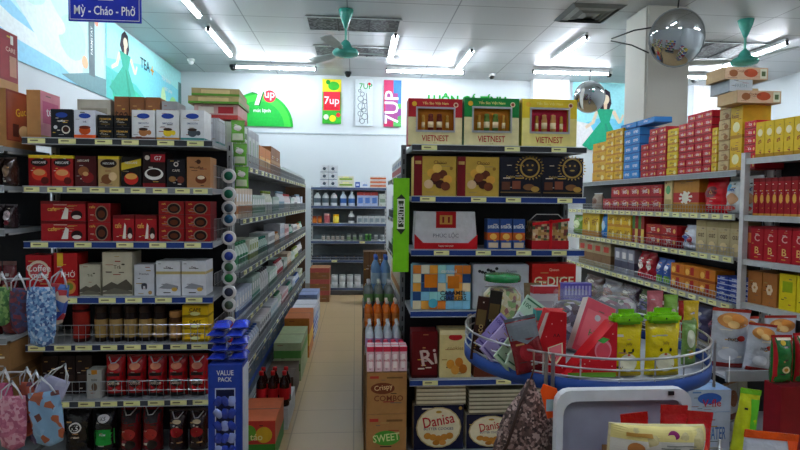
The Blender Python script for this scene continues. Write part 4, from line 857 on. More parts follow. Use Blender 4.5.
# fifth shelf
rows('premium_biscuit_box', 'box', 'dark maroon box with silver script', CS[4], 413, 440, 331.5, carton('5f1018', ('t', 'Ri', .66, .45, .34, 'c9b9b0', 10, .8), ('r', 0, 0, 1, .06, '3f0a10')), d=.12)
rows('cream_cookie_box', 'box', 'cream cookie box with red seal', CS[4], 441, 474, 330, carton('cbbd8e', ('e', .5, .85, .22, .07, 'a8242c'), ('t', 'cookies', .5, .62, .08, '8a6a3a'), *[('e', x, z, .13, .1, c) for x, z, c in ((.35, .28, 'c08a3c'), (.62, .32, 'b87a30'), (.5, .16, 'c9964a'), (.75, .18, 'a86a28'))], ('r', 0, .9, 1, 1, 'd9cfa8')), d=.12)
rows('cream_cookie_box', 'box', 'beige biscuit box half hidden behind round rack', CS[4], 476, 580, 335, carton('a89a78', ('r', 0, 0, 1, .3, '6a3a2a'), ('t', 'biscuit', .5, .6, .16, '5a3a2a', 0, .6)), n=3, d=.12)
# bottom shelf: butter cookie tins
def danisa(ps):
    return carton('171b38', ('e', .5, .5, .45, .46, 'b9ab80'), ('e', .5, .5, .425, .435, 'ddd6bd'), ('t', 'Danisa', .5, .66, .24, 'a8242c', 10, .7), ('t', 'BUTTER COOKIES', .5, .47, .06, '3a4068', 0, .6), *[('e', .5+.11*k, .25+.03*abs(k), .075, .075, 'b8843c') for k in (-2, -1, 0, 1, 2)], ('e', .45, .16, .07, .06, 'a8742c'), ('e', .58, .16, .07, .06, 'c4904a'), ('e', .5, .85, .06, .03, 'b09040'), ('c', .93, .93, .035, 'a8894a'), c=.004, side='c9c3b0')
CSb = Shelf('F', YC-.0, CZ[5], 'on center bottom shelf')
rows('butter_cookie_box', 'box', 'navy butter cookie box with round cream seal, nearer the aisle', CSb, 415.5, 467.5, 405, danisa(0), d=.1, where=False)
rows('butter_cookie_box', 'box', 'navy butter cookie box with round seal behind net bag', CSb, 469, 521, 414, danisa(0), d=.1, where=False)
rows('butter_cookie_box', 'box', 'navy butter cookie box hidden partly by white bin', CSb, 523, 577, 414, danisa(0), d=.1, where=False)
scal = carton('b9b29a', ('r', 0, .55, 1, 1, 'd0cab4'), ('r', 0, 0, 1, .2, '6a6450'))
p5 = CZ[5]+(zat(440, 405, YC)-CZ[5])
for k in range(5):
    a, b = atY(416, 400, YC)[0], atY(466, 400, YC)[0]
    put(scal('cookie_tray_pack', b-a-.004, .1, .022), ((a+b)/2, YC+.0, p5+.002+.023*k), f'flat scalloped cookie tray stacked above nearer cookie box, {levword(k, 5)}', 'tray', 'cookie trays above the nearer cookie box')
p5 = CZ[5]+(zat(495, 414, YC)-CZ[5])
for k in range(6):
    a, b = atY(469, 400, YC)[0], atY(577, 400, YC)[0]
    put(carton('a8a593', ('r', 0, .5, 1, 1, 'c4c0ac'), ('r', 0, 0, 1, .25, '5c5848'))('cookie_tray_pack', b-a-.004, .1, .022), ((a+b)/2, YC+.0, p5+.002+.023*k), f'long flat cookie tray below the round rack, {levword(k, 6)}', 'tray', 'long cookie trays below the round rack')

# aisle side of the center unit
XS = .33
gondola('gondola_shelf', 'shelf bay on the right side of the aisle behind the green sign', (XS, 4.6, 0), -math.pi/2, 1.9, .3, 1.75, [1.7, 1.36, 1.05, .74, .43, .13], rail='5a6068', back='4a4d50', tags=[4, 4, 4, 4, 0, 0], ends=(1, 1), postc='9a9c9e', fences=(1, 2), fh=.07)
rs = [Shelf('R', XS+.03, z, w) for z, w in ((1.7, 'right aisle top'), (1.36, 'right aisle second shelf'), (1.05, 'right aisle third shelf'), (.74, 'right aisle fourth shelf'))]
yrow('aisle_goods_box', 'box', 'white and red box', rs[0], 5.5, 3.7, .16, carton('c2c2c4', ('r', 0, .2, 1, .5, 'a0484a'), ('r', .2, .6, .8, .8, '6a7a9a')), 10, d=.18)
yrow('aisle_goods_box', 'box', 'blue and white box', rs[1], 5.5, 3.7, .2, carton('b8c0c8', ('r', 0, .1, 1, .4, '5a78a8')), 12, d=.18)
yrow('aisle_goods_box', 'box', 'green and white box', rs[2], 5.5, 3.7, .2, carton('b8c4b4', ('r', 0, .1, 1, .5, '5a8a5a')), 12, d=.18)
yrow('aisle_goods_box', 'box', 'cream box', rs[3], 5.5, 3.7, .2, carton('c8c0a8', ('r', 0, .1, 1, .4, 'a87a4a')), 12, d=.18)
# green vertical sign
a, zt = atY(393.5, 178, 3.02); b, zb = atY(408.5, 272, 3.02); w, h = b-a, zt-zb
m = MB(); m.box(-w/2, w/2, 0, .006, 0, h, '78b82a'); m.decor([('r', .26, .46, .72, .78, 'd8e2d0'), ('r', .32, .48, .66, .76, '33402c'), ('t', 'SPRITE', .49, .62, .055, 'e8eee0', 90, .24), ('p', [(.2, .46), (.5, .4), (.78, .46)], '2f3a2a'), ('p', [(.2, .78), (.5, .83), (.78, .78)], '2f3a2a')], lambda u, v, o: ((u-.5)*w, -o, v*h), w, h)
t = thing('green_shelf_sign', 'tall lime green sign hanging at the aisle corner of center unit', 'sign', ((a+b)/2, 3.02, zb)); m.obj('board', t)
MB().tube([(w*.3, .01, h*.8), (w*.6, .1, h*.8)], .003, 'm:9b9ea0', 5).obj('hook', t)
# drinks by the aisle
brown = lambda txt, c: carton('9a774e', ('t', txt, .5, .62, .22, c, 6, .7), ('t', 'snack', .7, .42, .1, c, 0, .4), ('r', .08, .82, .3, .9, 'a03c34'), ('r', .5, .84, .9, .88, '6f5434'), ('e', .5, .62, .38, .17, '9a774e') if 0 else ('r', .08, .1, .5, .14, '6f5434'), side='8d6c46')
xa, xb = .068, .285; Yk = 2.98
z1 = zat(389, 414, Yk); z0 = zat(389, 372.5, Yk)
put(carton('9a774e', ('e', .4, .62, .3, .14, '6a3a24'), ('t', 'Crispy', .42, .63, .16, 'c9b08a', 8, .5), ('t', 'COMBO', .55, .38, .14, '6a3a24'), ('r', .08, .86, .3, .92, 'a03c34'), ('r', .5, .86, .9, .9, '6f5434'), side='8d6c46')('snack_carton', xb-xa, .24, z0-z1-.002), ((xa+xb)/2, Yk, z1+.001), 'brown carton with dark brown script, upper of the aisle stack', 'carton', 'brown cartons stacked at the aisle corner')
put(carton('9a774e', ('e', .5, .55, .34, .14, '4d8f3a'), ('t', 'SWEET', .5, .56, .14, 'c2cf9a', 6, .5), ('r', .08, .86, .3, .92, 'a03c34'), ('r', .5, .86, .9, .9, '6f5434'), side='8d6c46')('snack_carton', xb-xa, .24, z1-.002-.06), ((xa+xb)/2, Yk, .061), 'brown carton with green logo, lower of the aisle stack', 'carton', 'brown cartons stacked at the aisle corner')
put(carton('7d6140')('flat_carton', xb-xa, .24, .058), ((xa+xb)/2, Yk, .001), 'flattened plain carton under the green logo carton', 'carton')
pk = bottle('cf9aa4', 'c03a58', 'e0c9cc', neck=.6, shape='bottle')('yogurt_bottle', .042, .042, .13)
pk2 = carton('d0b4ba', ('r', 0, .8, 1, 1, 'b8354f'), ('r', .25, .15, .75, .7, 'e0d4d4'), ('t', 'milk', .5, .45, .1, 'b04a60'))('milk_drink_carton', .04, .04, .135)
for j in range(4):
    for i in range(5):
        put(pk2 if j < 2 else pk, (.089+.044*i, Yk+.01+.05*j, z0+.003), f'{"pink and white drink carton" if j < 2 else "pink drink bottle"} on aisle cartons, {["front", "second", "third", "back"][j]} row, {colword(i, 5)}', 'drink carton' if j < 2 else 'bottle', 'pink drinks on the brown cartons')
def stack(Y0, d, top, n, label, c, xl=.06, xr=.285):
    hh = top/n
    for k in range(n): put(carton(c, ('r', 0, .4, 1, .55, '7f6a50'), side=c)('drink_carton_case', xr-xl, d, hh-.002), ((xl+xr)/2, Y0, .001+hh*k), label+(', '+levword(k, n) if n > 1 else ''), 'carton', label+'s')
def bottles(Y0, z, nx, ny, bw, h, mk, desc, xl=.065, cat='bottle', name='drink_bottle'):
    p = mk(name, bw, bw, h)
    for j in range(ny):
        for i in range(nx):
            put(p, (xl+bw/2+(bw+.003)*i, Y0+(bw+.004)*j, z+.002), f'{desc}, {["front", "second", "third", "fourth"][j]} row, {colword(i, nx)}', cat, desc+' group')
stack(3.26, .24, .6, 2, 'brown case behind the pink drinks', '7a6248', xr=.285)
bottles(3.27, .6, 4, 3, .052, .18, bottle('g:c4ced4', 'd9dde0', 'b090b4', n=10), 'clear water bottle with lilac label beside aisle')
stack(3.54, .3, .7, 2, 'brown case under the orange drinks', '7a6248', xr=.285)
bottles(3.55, .7, 4, 3, .055, .16, bottle('g:e07a34', 'd8d0c4', 'e08a4a', n=10), 'orange drink bottle on stacked cases')
stack(3.9, .4, .76, 2, 'grey case under the dark bottles', '5f6466', xr=.3)
bottles(3.92, .76, 3, 3, .07, .17, bottle('g:7a8484', 'c0c4c8', '6a9060', n=10), 'dark bottle with grey cap on stacked cases')
stack(4.35, .4, .8, 2, 'blue case at right side of aisle', '4a5f88', xl=.12, xr=.3)
bottles(4.37, .8, 2, 3, .075, .27, bottle('g:8ab0e0', '4a74c8', 'b4cce8', n=10), 'blue water bottle on stacked cases', xl=.13)
bottles(3.56, .812, 2, 1, .05, .13, bottle('g:4f86b0', '2f5fa8', 'b8c8d8', n=10), 'small blue bottle beside the shelf post', xl=.19) if 0 else None

# ===== right row (faces -X)
XRW = 2.54
RZ = levels([1.735, 1.44, 1.15, .83, .48, .133])
RY = [(6.62, 5.6), (5.597, 4.58), (4.577, 3.56)]
for k, (y1, y0) in enumerate(RY):
    gondola('gondola_shelf', f'shelf bay of the long right row, {["farthest", "middle", "nearest"][k]}', (XRW, (y0+y1)/2, 0), -math.pi/2, y1-y0, .22, RZ[0], RZ, rail=['8a8f92', 'a9ad9f', 'a9ad9f', 'a9ad9f', '6a6f72', '6a6f72'], back='2c2e32', tags=[0, 8, 8, 8, 0, 0], fences=(1, 2, 3), fh=.06, group='bays of the right row', ends=(0, 0) if k < 2 else (0, 1), postc='c0c2c2', lip=.036, board='9a9d9e')
w_ = ['on top of right row', 'on right second shelf', 'on right third shelf', 'on right fourth shelf', 'on right fifth shelf', 'on right bottom shelf']
RS = [Shelf('R', XRW+.03, z, w) for z, w in zip(RZ, w_)]
def rr(*a, **k): return rows(*a, **k)
yel = lambda c='cfa92a', t='custas': carton(c, ('r', 0, 0, 1, .22, 'b9852a'), ('t', t, .5, .62, .3, '7a4a1c', 0, .7), ('e', .8, .4, .12, .25, 'e0cf90'))
red = lambda t='KitKat', c='a8232f': carton(c, ('t', t, .5, .55, .34, 'e8dcd8', 4, .7), ('r', 0, 0, 1, .16, '7a1620'), ('e', .85, .5, .08, .2, 'd8b070'))
blue = carton('3f86bf', ('t', 'oreo', .5, .55, .34, 'dfe8f2', 0, .6), ('r', 0, 0, 1, .15, '2c5f98'))
beige = carton('b8a47c', ('t', 'cookie', .5, .66, .2, '6a3a2a', 0, .7), ('e', .7, .35, .2, .22, '8a6238'), ('r', 0, 0, 1, .14, '8d7248'))
D0 = .2
rr('snack_box', 'box', 'golden snack box piled', RS[0], 591, 604, 143, yel('c79f34', 'bánh'), n=1, lv=4, d=D0, jit=.01)
rr('snack_box', 'box', 'yellow snack box piled', RS[0], 604.5, 621, 130, yel(), n=2, lv=6, d=D0, jit=.01, heights=[6, 6])
rr('snack_box', 'box', 'sky blue biscuit box piled', RS[0], 622.5, 638, 129, blue, n=2, lv=6, d=D0, jit=.008)
rr('snack_box', 'box', 'crimson wafer box piled', RS[0], 639, 664, 129, red('wafer'), n=3, lv=7, d=D0, jit=.008, heights=[5, 7, 7])
a, b, zt = RS[0].span(643, 672, 128)
for k in range(3):
    put(blue('snack_box', .3, .16, .05), (2.6, 5.1-.32*k+.1, RS[0].span(640, 662, 126)[2]+.035), f'sky blue box lying atop crimson boxes by pillar, {["left", "middle", "right"][k]}', 'box', 'blue boxes on top of crimson boxes', -math.pi/2) if k < 2 else None
rr('snack_box', 'box', 'bright yellow wafer box piled', RS[0], 665, 675.5, 129, yel('d2b62f', 'lemon'), n=1, lv=6, d=D0, jit=.01)
rr('snack_box', 'box', 'red chocolate wafer box piled', RS[0], 676.5, 709, 114, red('KitKat', 'ad2032'), n=4, lv=8, d=D0, jit=.008, heights=[7, 8, 8, 8])
rr('snack_box', 'box', 'beige cookie box piled', RS[0], 716, 727, 90, beige, n=1, lv=8, d=D0, jit=.008)
rr('snack_box', 'box', 'yellow cookie box by the beige pile', RS[0], 710, 715.5, 128, yel('cdb33a', 'bơ'), n=1, lv=5, d=D0)
rr('large_biscuit_box', 'box', 'large yellow biscuit box with cookie picture', RS[0], 728, 740, 107, carton('c9a92c', ('t', 'kem', .4, .7, .14, '7a4a1c'), ('e', .5, .35, .3, .16, 'e0d8a8'), ('r', 0, 0, 1, .1, 'a8801c')), n=1, lv=2, d=D0)
rr('snack_box', 'box', 'red wafer carton before the yellow boxes', RS[0], 742, 754, 121, red('Kit', 'b0202f'), n=1, lv=6, d=D0)
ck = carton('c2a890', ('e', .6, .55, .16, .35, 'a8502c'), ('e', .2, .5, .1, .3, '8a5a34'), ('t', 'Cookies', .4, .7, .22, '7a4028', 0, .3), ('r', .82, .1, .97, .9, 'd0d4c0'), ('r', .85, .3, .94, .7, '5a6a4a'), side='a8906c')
zt = RS[0].span(728, 742, 107)[2]+.004
for (p0, p1, Yc, zz, mk_, lab) in ((737, 781, 3.50, 0, ck, 'long cookie box lying across the yellow boxes, lower of the two'), (729, 752, 3.58, .088, carton('b4bcc2', ('t', 'FRESH', .5, .5, .3, '8a969e', 0, .5), side='9aa4aa'), 'pale grey box between the two long cookie boxes'), (724, 767, 3.58, .168, ck, 'long cookie box lying topmost on the right pile')):
    xa_, xb_ = atY(p0, 100, Yc)[0], atY(p1, 100, Yc)[0]
    put(mk_('long_cookie_box', xb_-xa_, .2, .08 if zz != .088 else .078), ((xa_+xb_)/2, Yc, zt+zz), lab, 'box', 'long cookie boxes', .0)
# shelf 2
rr('red_snack_pouch', 'pouch', 'pale pouch', RS[1], 590, 598, 193, pouch('a89a8c', ('e', .5, .5, .3, .2, '7a5a4a')), n=1, d=.1)
rr('candy_box', 'box', 'red sweet box with white print', RS[1], 603, 662, 186, red('sweet', '9f2733'), n=6, lv=2, d=.16, heights=[1, 2, 2, 2, 2, 2])
rr('tall_biscuit_box', 'box', 'tall cream box with green oval', RS[1], 664, 672, 176, carton('c2b184', ('e', .5, .7, .3, .14, '4f8a5a'), ('r', .1, .1, .9, .4, '9a8a5a')), d=.16)
rr('star_biscuit_box', 'box', 'gold box with white star emblem', RS[1], 673, 699, 175, carton('a87c34', ('r', 0, .3, 1, .6, '9a2a28'), *[('p', [(.5, .45+.2*s) if 0 else (.5+.26*math.cos(a+.39), .45+.2*math.sin(a+.39)), (.5+.26*math.cos(a), .45+.2*math.sin(a)), (.5, .45)], 'dcd8cc') for s in (0,) for a in [k*math.pi/4 for k in range(8)]], ('c', .5, .45, .13, 'e0dccf')), d=.16)
rr('red_snack_pouch', 'pouch', 'large red pouch with dark seal', RS[1], 700, 721, 176, pouch('b01f2a', ('e', .5, .6, .3, .16, '5a1018'), ('t', 'tết', .5, .6, .12, 'd8b070'), seam='b01f2a'), d=.12)
rr('white_snack_pouch', 'pouch', 'white snack pouch with blue print', RS[1], 722, 755, 175, pouch('c4c9c8', ('e', .3, .7, .2, .1, '4a9ab0'), ('e', .6, .4, .3, .16, 'b08a6a'), ('t', 'oat', .6, .65, .1, '3a5a8a'), ('e', .5, .15, .3, .08, 'b0504a')), n=2, d=.12)
# shelf 3
rr('yellow_snack_packet', 'packet', 'small green packet', RS[2], 572, 582, 214, pouch('7a9a4a', ('e', .5, .5, .3, .2, 'd0d8b0')), n=1, d=.08)
rr('yellow_biscuit_box', 'box', 'yellow biscuit box', RS[2], 583, 600, 213, yel('c4a92c', 'AFC'), n=2, lv=1, d=.15)
rr('blue_packet', 'packet', 'bright blue packet', RS[2], 600.5, 607, 210, pouch('3a84c4', ('e', .5, .5, .3, .2, 'b0d0e8'), seam='3a84c4'), d=.08)
rr('yellow_biscuit_box', 'box', 'yellow and orange biscuit box', RS[2], 608, 632, 212, yel('c9a827', 'AFC'), n=3, lv=2, d=.15)
rr('tall_biscuit_box', 'box', 'slim red and green box', RS[2], 633, 645, 214, carton('8a2a26', ('r', 0, .5, .5, 1, '4a7a3a'), ('r', .5, 0, 1, .5, 'c9b060')), n=2, d=.15)
rr('flat_red_box', 'box', 'wide flat red box', RS[2], 647, 678, 225, red('RITZ', '9c2026'), n=2, lv=2, d=.16)
rr('white_sweet_bag', 'bag', 'crinkled white and blue bag', RS[2], 681, 695, 225, pouch('c4c8d4', ('e', .4, .5, .2, .2, '4a5a98'), ('e', .7, .4, .14, .2, '9a3a4a'), seam='b8bcc8', wr=.2), d=.12)
rr('oat_packet', 'packet', 'beige oat packet', RS[2], 697, 744, 221, carton('a89c7c', ('r', 0, .8, 1, 1, '8f8360'), ('t', 'oat', .5, .55, .14, '5a4a34'), ('e', .5, .25, .3, .12, 'c4b48c')), n=4, lv=1, d=.13)
rr('red_tube', 'packet', 'dark red packet by the post', RS[2], 746, 753, 226, carton('8a2a28', ('r', 0, .5, 1, .8, 'c07a3a')), n=2, d=.12)
# shelf 4
rr('cream_packet', 'packet', 'cream and brown packet', RS[3], 580, 612, 240, carton('9c9378', ('r', 0, .2, 1, .5, '7a6248'), ('r', .2, .6, .8, .8, 'b04a40')), n=4, d=.12)
rr('grey_packet', 'packet', 'slate and white packet', RS[3], 616, 636, 249, carton('8a8c98', ('r', 0, .2, 1, .5, '4a4c5e'), ('r', .2, .6, .8, .85, 'c9c9cc')), n=3, d=.12)
rr('red_sweet_bag', 'bag', 'red and white sweet bag', RS[3], 638, 654, 252, pouch('a82a36', ('e', .5, .5, .3, .2, 'd8ccc8'), seam='a82a36', wr=.15), n=2, d=.1)
rr('blue_packet', 'packet', 'blue and green packet', RS[3], 656, 671, 259, pouch('4a68a8', ('r', .1, .0, .9, .35, '6a9a3c'), ('e', .5, .65, .3, .1, 'c9d0e0'), seam='4a68a8'), n=2, d=.1)
rr('orange_biscuit_box', 'box', 'orange biscuit box with red centre', RS[3], 673, 718, 267, carton('b8782a', ('r', .4, .3, .65, .9, 'a02a22'), ('e', .2, .5, .14, .25, 'd8b060'), ('r', 0, 0, 1, .2, '8a4a1c')), n=3, lv=2, d=.15)
rr('brown_snack_bag', 'bag', 'brown snack bag behind the blue packets', RS[3], 719, 740, 270, pouch('7a5230', ('e', .5, .5, .3, .2, 'a8844a'), seam='7a5230'), n=1, d=.05, back=.135)
rr('blue_biscuit_packet', 'packet', 'navy blue biscuit packet lying', RS[3], 719, 755, 279, carton('2c4690', ('r', 0, .3, 1, .5, 'c0c8dc'), ('t', 'cream', .5, .72, .3, 'dfe4f0', 0, .7)), n=3, lv=5, d=.13, jit=.01)
# shelf 5: loose bags
cs = ['6a5a5a', '8a8a90', '4a3a4a', '5a6a4a', '7a4038', '8f8466', '5a5a78', '7c3a50']
cnm = ['taupe', 'silver', 'plum', 'olive', 'rust', 'khaki', 'slate blue', 'wine red']
for k in range(8):
    rr('bulk_snack_bag', 'bag', f'{cnm[k]} snack bag', RS[4], 583+18*k, 600+18*k, 276+5*k, pouch(cs[k], ('e', .5, .5, .3, .2, cs[(k+3) % 8]), ('e', .5, .75, .2, .06, 'b9b4a8'), seam=cs[k], wr=.15), n=1, d=.14)

# ===== nearest right bay: lighter unit by the edge, turned to face the camera more
ang = -math.radians(82)
NX, NY = 2.52+.37*math.cos(ang), 3.44+.37*math.sin(ang)
NZ = [1.80, 1.435, 1.15, .87, .5, .13]
YN = 3.42
t = gondola('gondola_shelf', 'pale grey shelf unit at the right edge of the picture', (NX, NY, 0), ang, .74, .27, 1.79, NZ, rail='b0b4b4', back='26282c', postc='c4c6c6', tags=None, board='b4b8b8')
MB().box(-.37-.034, -.372, -.012, .028, 0, 1.84, 'c4c6c6').obj('front_post', t)
dv = Vector((math.cos(ang), math.sin(ang), 0)); nv = Vector((-math.sin(ang), math.cos(ang), 0)); O = Vector((NX, NY, 0))
def near(name, cat, desc, x0, x1, z, h, n, mk, lv=1, d=.16, grp=None):
    w = (x1-x0)/n; p = mk(name, w-.005, d, h-.002)
    for i in range(n):
        for l in range(lv):
            q = O+dv*(x0+w*(i+.5))+nv*.03
            put(p, (q.x, q.y, z+.0015+l*(h-.0005)), desc+(', '+levword(l, lv) if lv > 1 else '')+(', '+colword(i, n) if n > 1 else ''), cat, grp or desc+'s', ang)
near('tall_gift_carton', 'box', 'slim upright yellow and red carton on pale right unit', -.34, .34, NZ[0], .23, 10, carton('c7ac34', ('r', .0, 0, 1, .12, '9c7a1c'), ('e', .5, .7, .3, .1, 'd8d0b0'), ('t', 'gà', .5, .45, .12, '8a2a1c')), d=.2)
near('red_gift_box', 'box', 'slim dark red box with gold medallion on pale right unit', -.345, .34, NZ[1], .24, 15, carton('8a1822', ('e', .5, .45, .3, .12, 'c49a4c'), ('r', 0, .9, 1, 1, '6a1018'), ('r', 0, 0, 1, .06, 'b0843c')), d=.18)
near('red_gift_bag', 'box', 'crimson carton with gold letters on pale right unit', -.35, .34, NZ[2], .22, 7, carton('9a1c2a', ('t', 'B', .5, .3, .2, 'd0b070'), ('t', 'C', .5, .66, .2, 'c9a8a0'), ('r', 0, .92, 1, 1, '7a1420')), d=.2)
near('brown_flower_box', 'box', 'brown box with white flower emblem on pale right unit', -.36, -.14, NZ[3], .21, 2, carton('9a6a3a', *[('e', .5+.13*math.cos(k*1.047), .5+.1*math.sin(k*1.047), .09, .07, 'd8c9b0') for k in range(6)], ('c', .5, .5, .08, 'b08a5a')), d=.2)
near('yellow_snack_carton', 'box', 'bright yellow carton on pale right unit', -.13, .34, NZ[3], .22, 4, carton('c9b82a', ('r', .2, .5, .8, .8, '8a9a1c')), d=.2)

# ===== round promotional rack
RC = Vector((atY(583, 350, 1.56)[0]-.008, 1.56, 0)); RR = .33; ZT = 1.085
t = thing('round_display_rack', 'round wire rack with blue rim full of sweets', 'display rack', tuple(RC))
MB().lathe([(RR, ZT-.03), (RR+.004, ZT-.029), (RR+.004, ZT+.004), (RR-.004, ZT+.004), (RR-.004, ZT-.024), (RR-.004, ZT-.03)], '2a4a86', 64).obj('blue_rim', t)
MB().lathe([(RR-.0045, ZT-.026), (RR-.0045, ZT-.02), (0, ZT-.02)], 'a9afb4', 64).obj('tray_floor', t)
wb = MB()
ring = lambda r, z, n=64: [(r*math.cos(2*math.pi*k/n), r*math.sin(2*math.pi*k/n), z) for k in range(n)]
for z in (ZT+.01, ZT+.032, ZT+.058): wb.tube(ring(RR+.001, z), .0022 if z < ZT+.05 else .003, 'm:c4c6c8', 6, closed=True)
for k in range(24):
    a = 2*math.pi*(k+.5)/24; wb.tube([(RR*math.cos(a), RR*math.sin(a), ZT+.002), (RR*math.cos(a), RR*math.sin(a), ZT+.058)], .002, 'm:c4c6c8', 4)
wb.obj('wire_guard', t)
for a in (-2.17, -.6, 1.0, 2.6):
    M = Matrix.Rotation(a, 4, 'Z'); q = MB(); q.box(RR+.006, RR+.012, -.012, -.004, ZT-.05, ZT+.062, 'm:a9abad', M=M); q.box(RR+.006, RR+.012, .004, .012, ZT-.05, ZT+.062, 'm:a9abad', M=M); q.box(RR+.0055, RR+.013, -.012, .012, ZT-.055, ZT-.045, 'm:a9abad', M=M); q.obj('clip_bracket', t)
MB().lathe([(.022, .05), (.022, ZT-.021)], 'm:a9abad', 16).obj('center_pole', t)
MB().lathe([(.03, .6), (.3, .62), (.3, .64), (.03, .65)], '2a4a86', 48).obj('lower_tray', t)
b = MB()
for k in range(4): b.box(.0, .3, -.015, .015, .02, .05, '555a5e', M=Matrix.Rotation(k*math.pi/2+.4, 4, 'Z'))
b.obj('foot', t)
MB().prism([(-.02, 0), (.14, 0), (.14, .03), (-.02, .03)], 0, .002, 'dfe2e2', M=Matrix.Translation((RC.x*0+.305, -.215, ZT-.033)) @ Matrix.Rotation(.95, 4, 'Z')).obj('rim_label', t)
TZ = ZT-.018
def on(px, Y): return (atY(px, 350, Y)[0], Y, TZ)
def ontray(name, cat, label, px0, px1, ytop, Y, d, mk, rx=0, ry=0, rz=0, lift=.0, grp=None):
    a, b = atY(px0, 350, Y)[0], atY(px1, 350, Y)[0]; h = zat((px0+px1)/2, ytop, Y)-TZ-lift
    return put(mk(name, b-a, d, h), ((a+b)/2, Y, TZ+.002+lift), label, cat, grp, rz, rx, ry)
# clear jars
def sweetjar(lid, colr, fill):
    def f(name, w, d, h):
        r = w/2; g = MB().lathe([(r*.9, 0), (r, .008), (r, h*.72), (r*.82, h*.84), (r*.8, h*.86)], 'k:cfd8da', 28).mesh('glass_body')
        l = MB().lathe([(r*.84, h*.9), (r*.88, h*.905), (r*.88, h*.97), (r*.84, h)], lid, 28).mesh('lid')
        c = MB(); rg = random.Random(4); R2 = r*.9
        c.lathe([(R2*.97, .006), (R2, .014), (R2, h*.7), (R2*.7, h*.8), (0, h*.82)], fill, 24)
        return Proto(name, None, [('glass_body', g), ('lid', l), ('sweets', c.mesh('sweets'))])
    return f
f1 = patches('sweets_gold', ['b8a050', '6a4a2a', '7a9a4a', 'c9b88a', '8a2f2a', 'd0c8a0'], 70, .35)
f2 = patches('sweets_dark', ['5a4a6a', '8a8a98', '3a3044', 'b0a8b8', '6a6a40', '4a2a3a', 'c9c9d0'], 60, .35)
f3 = patches('sweets_mix', ['7a6a7a', 'a8a8ac', '4a4a52', '8a5a6a', 'b8b8b0', '5a6a5a'], 55, .35)
def jarput(px, rpx, ytop, Y, lid, fill, label):
    a = atY(px, 300, Y)[0]; r = rpx/FPX*Y; h = zat(px, ytop, Y)-TZ
    p = sweetjar(lid, None, fill)('sweet_jar', 2*r, 2*r, h); 
    o = put(p, (a, Y, TZ+.002), label, 'jar', 'clear sweet jars on the round rack')
jarput(502, 21, 275, 1.72, 'g:1f7a44', f1, 'clear sweet jar with dark green lid on round rack')
jarput(571, 20, 291, 1.62, 'k:cfd6da', f2, 'clear jar of dark wrapped sweets behind the watermelon box')
jarput(615, 23, 288, 1.72, 'k:cfd6da', f3, 'wide clear jar with grey lid behind the yellow pouches')
# dark packs at left
for k, (p0, p1, yt, c, lab) in enumerate([(470, 481, 297, '3a2420', 'dark brown chocolate pack leaning at left rim of rack'), (482, 494, 291, '2c2a26', 'black chocolate pack beside the green-lidded jar'), ]):
    ontray('chocolate_pack', 'packet', lab, p0, p1, yt, 1.5+.045*k, .012, carton(c, ('r', .1, .55, .9, .8, '6a5a3a'), ('t', 'choco', .5, .4, .1, 'b09a6a', 90, .4)), ry=.12, rz=-.2)
# novelty money envelopes
mon = lambda c, g: carton(c, ('g', .5, .5, .16, .2, g), ('r', .06, .06, .94, .1, g), ('r', .06, .9, .94, .94, g), ('t', '100', .2, .78, .1, g, 0, .4), ('t', '100', .8, .2, .1, g, 0, .4), ('e', .5, .5, .1, .1, g))
def lean(name, label, px, Y, w, h, d, mk, rx, ry, rz, lift, cat, grp=None):
    return put(mk(name, w, d, h), (atY(px, 350, Y)[0], Y, TZ+lift+w/2*math.sin(abs(ry))+d*math.sin(abs(rx))), label, cat, grp, rz, rx, ry)
lean('novelty_money_pack', 'lilac banknote-print sweet pack leaning at left of rack', 489, 1.41, .065, .115, .008, mon('a79ac0', '6a5a90'), -.5, .85, -.15, .004, 'packet', 'banknote-print sweet packs')
lean('novelty_money_pack', 'white banknote-print sweet pack behind the lilac one', 502, 1.46, .07, .12, .008, mon('b9bfc4', '6a7a80'), -.4, .8, -.1, .006, 'packet', 'banknote-print sweet packs')
lean('novelty_money_pack', 'green banknote-print sweet pack in front of the jar', 503, 1.36, .06, .11, .008, mon('a9bca4', '3f6a4a'), -.5, .8, -.1, .004, 'packet', 'banknote-print sweet packs')
lean('novelty_money_pack', 'pale green banknote-print pack near the dark red pouch', 515, 1.34, .055, .11, .008, mon('b4c4b0', '3f6a4a'), -.4, .6, .1, .004, 'packet', 'banknote-print sweet packs')
lean('jelly_pouch', 'dark red jelly pouch with grey top on rack', 534, 1.31, .08, .135, .02, pouch('6e161e', ('r', .02, .6, .98, .92, '6a6e74'), ('e', .45, .35, .25, .15, '8e2028'), ('p', [(.2, .6), (.5, .5), (.9, .6)], '6a6e74'), seam='5a5e64'), -.25, -.2, 0, .012, 'pouch')
lean('novelty_money_pack', 'mint banknote-print sweet pack farther back under the green jar', 516, 1.52, .07, .13, .008, mon('a9c4b0', '2f6a4a'), -.4, .62, -.1, .03, 'packet', 'banknote-print sweet packs')
lean('novelty_money_pack', 'violet banknote-print sweet pack at the rack rim', 484, 1.48, .06, .11, .008, mon('8f84b4', '5a4a88'), -.4, .8, -.1, .012, 'packet', 'banknote-print sweet packs')
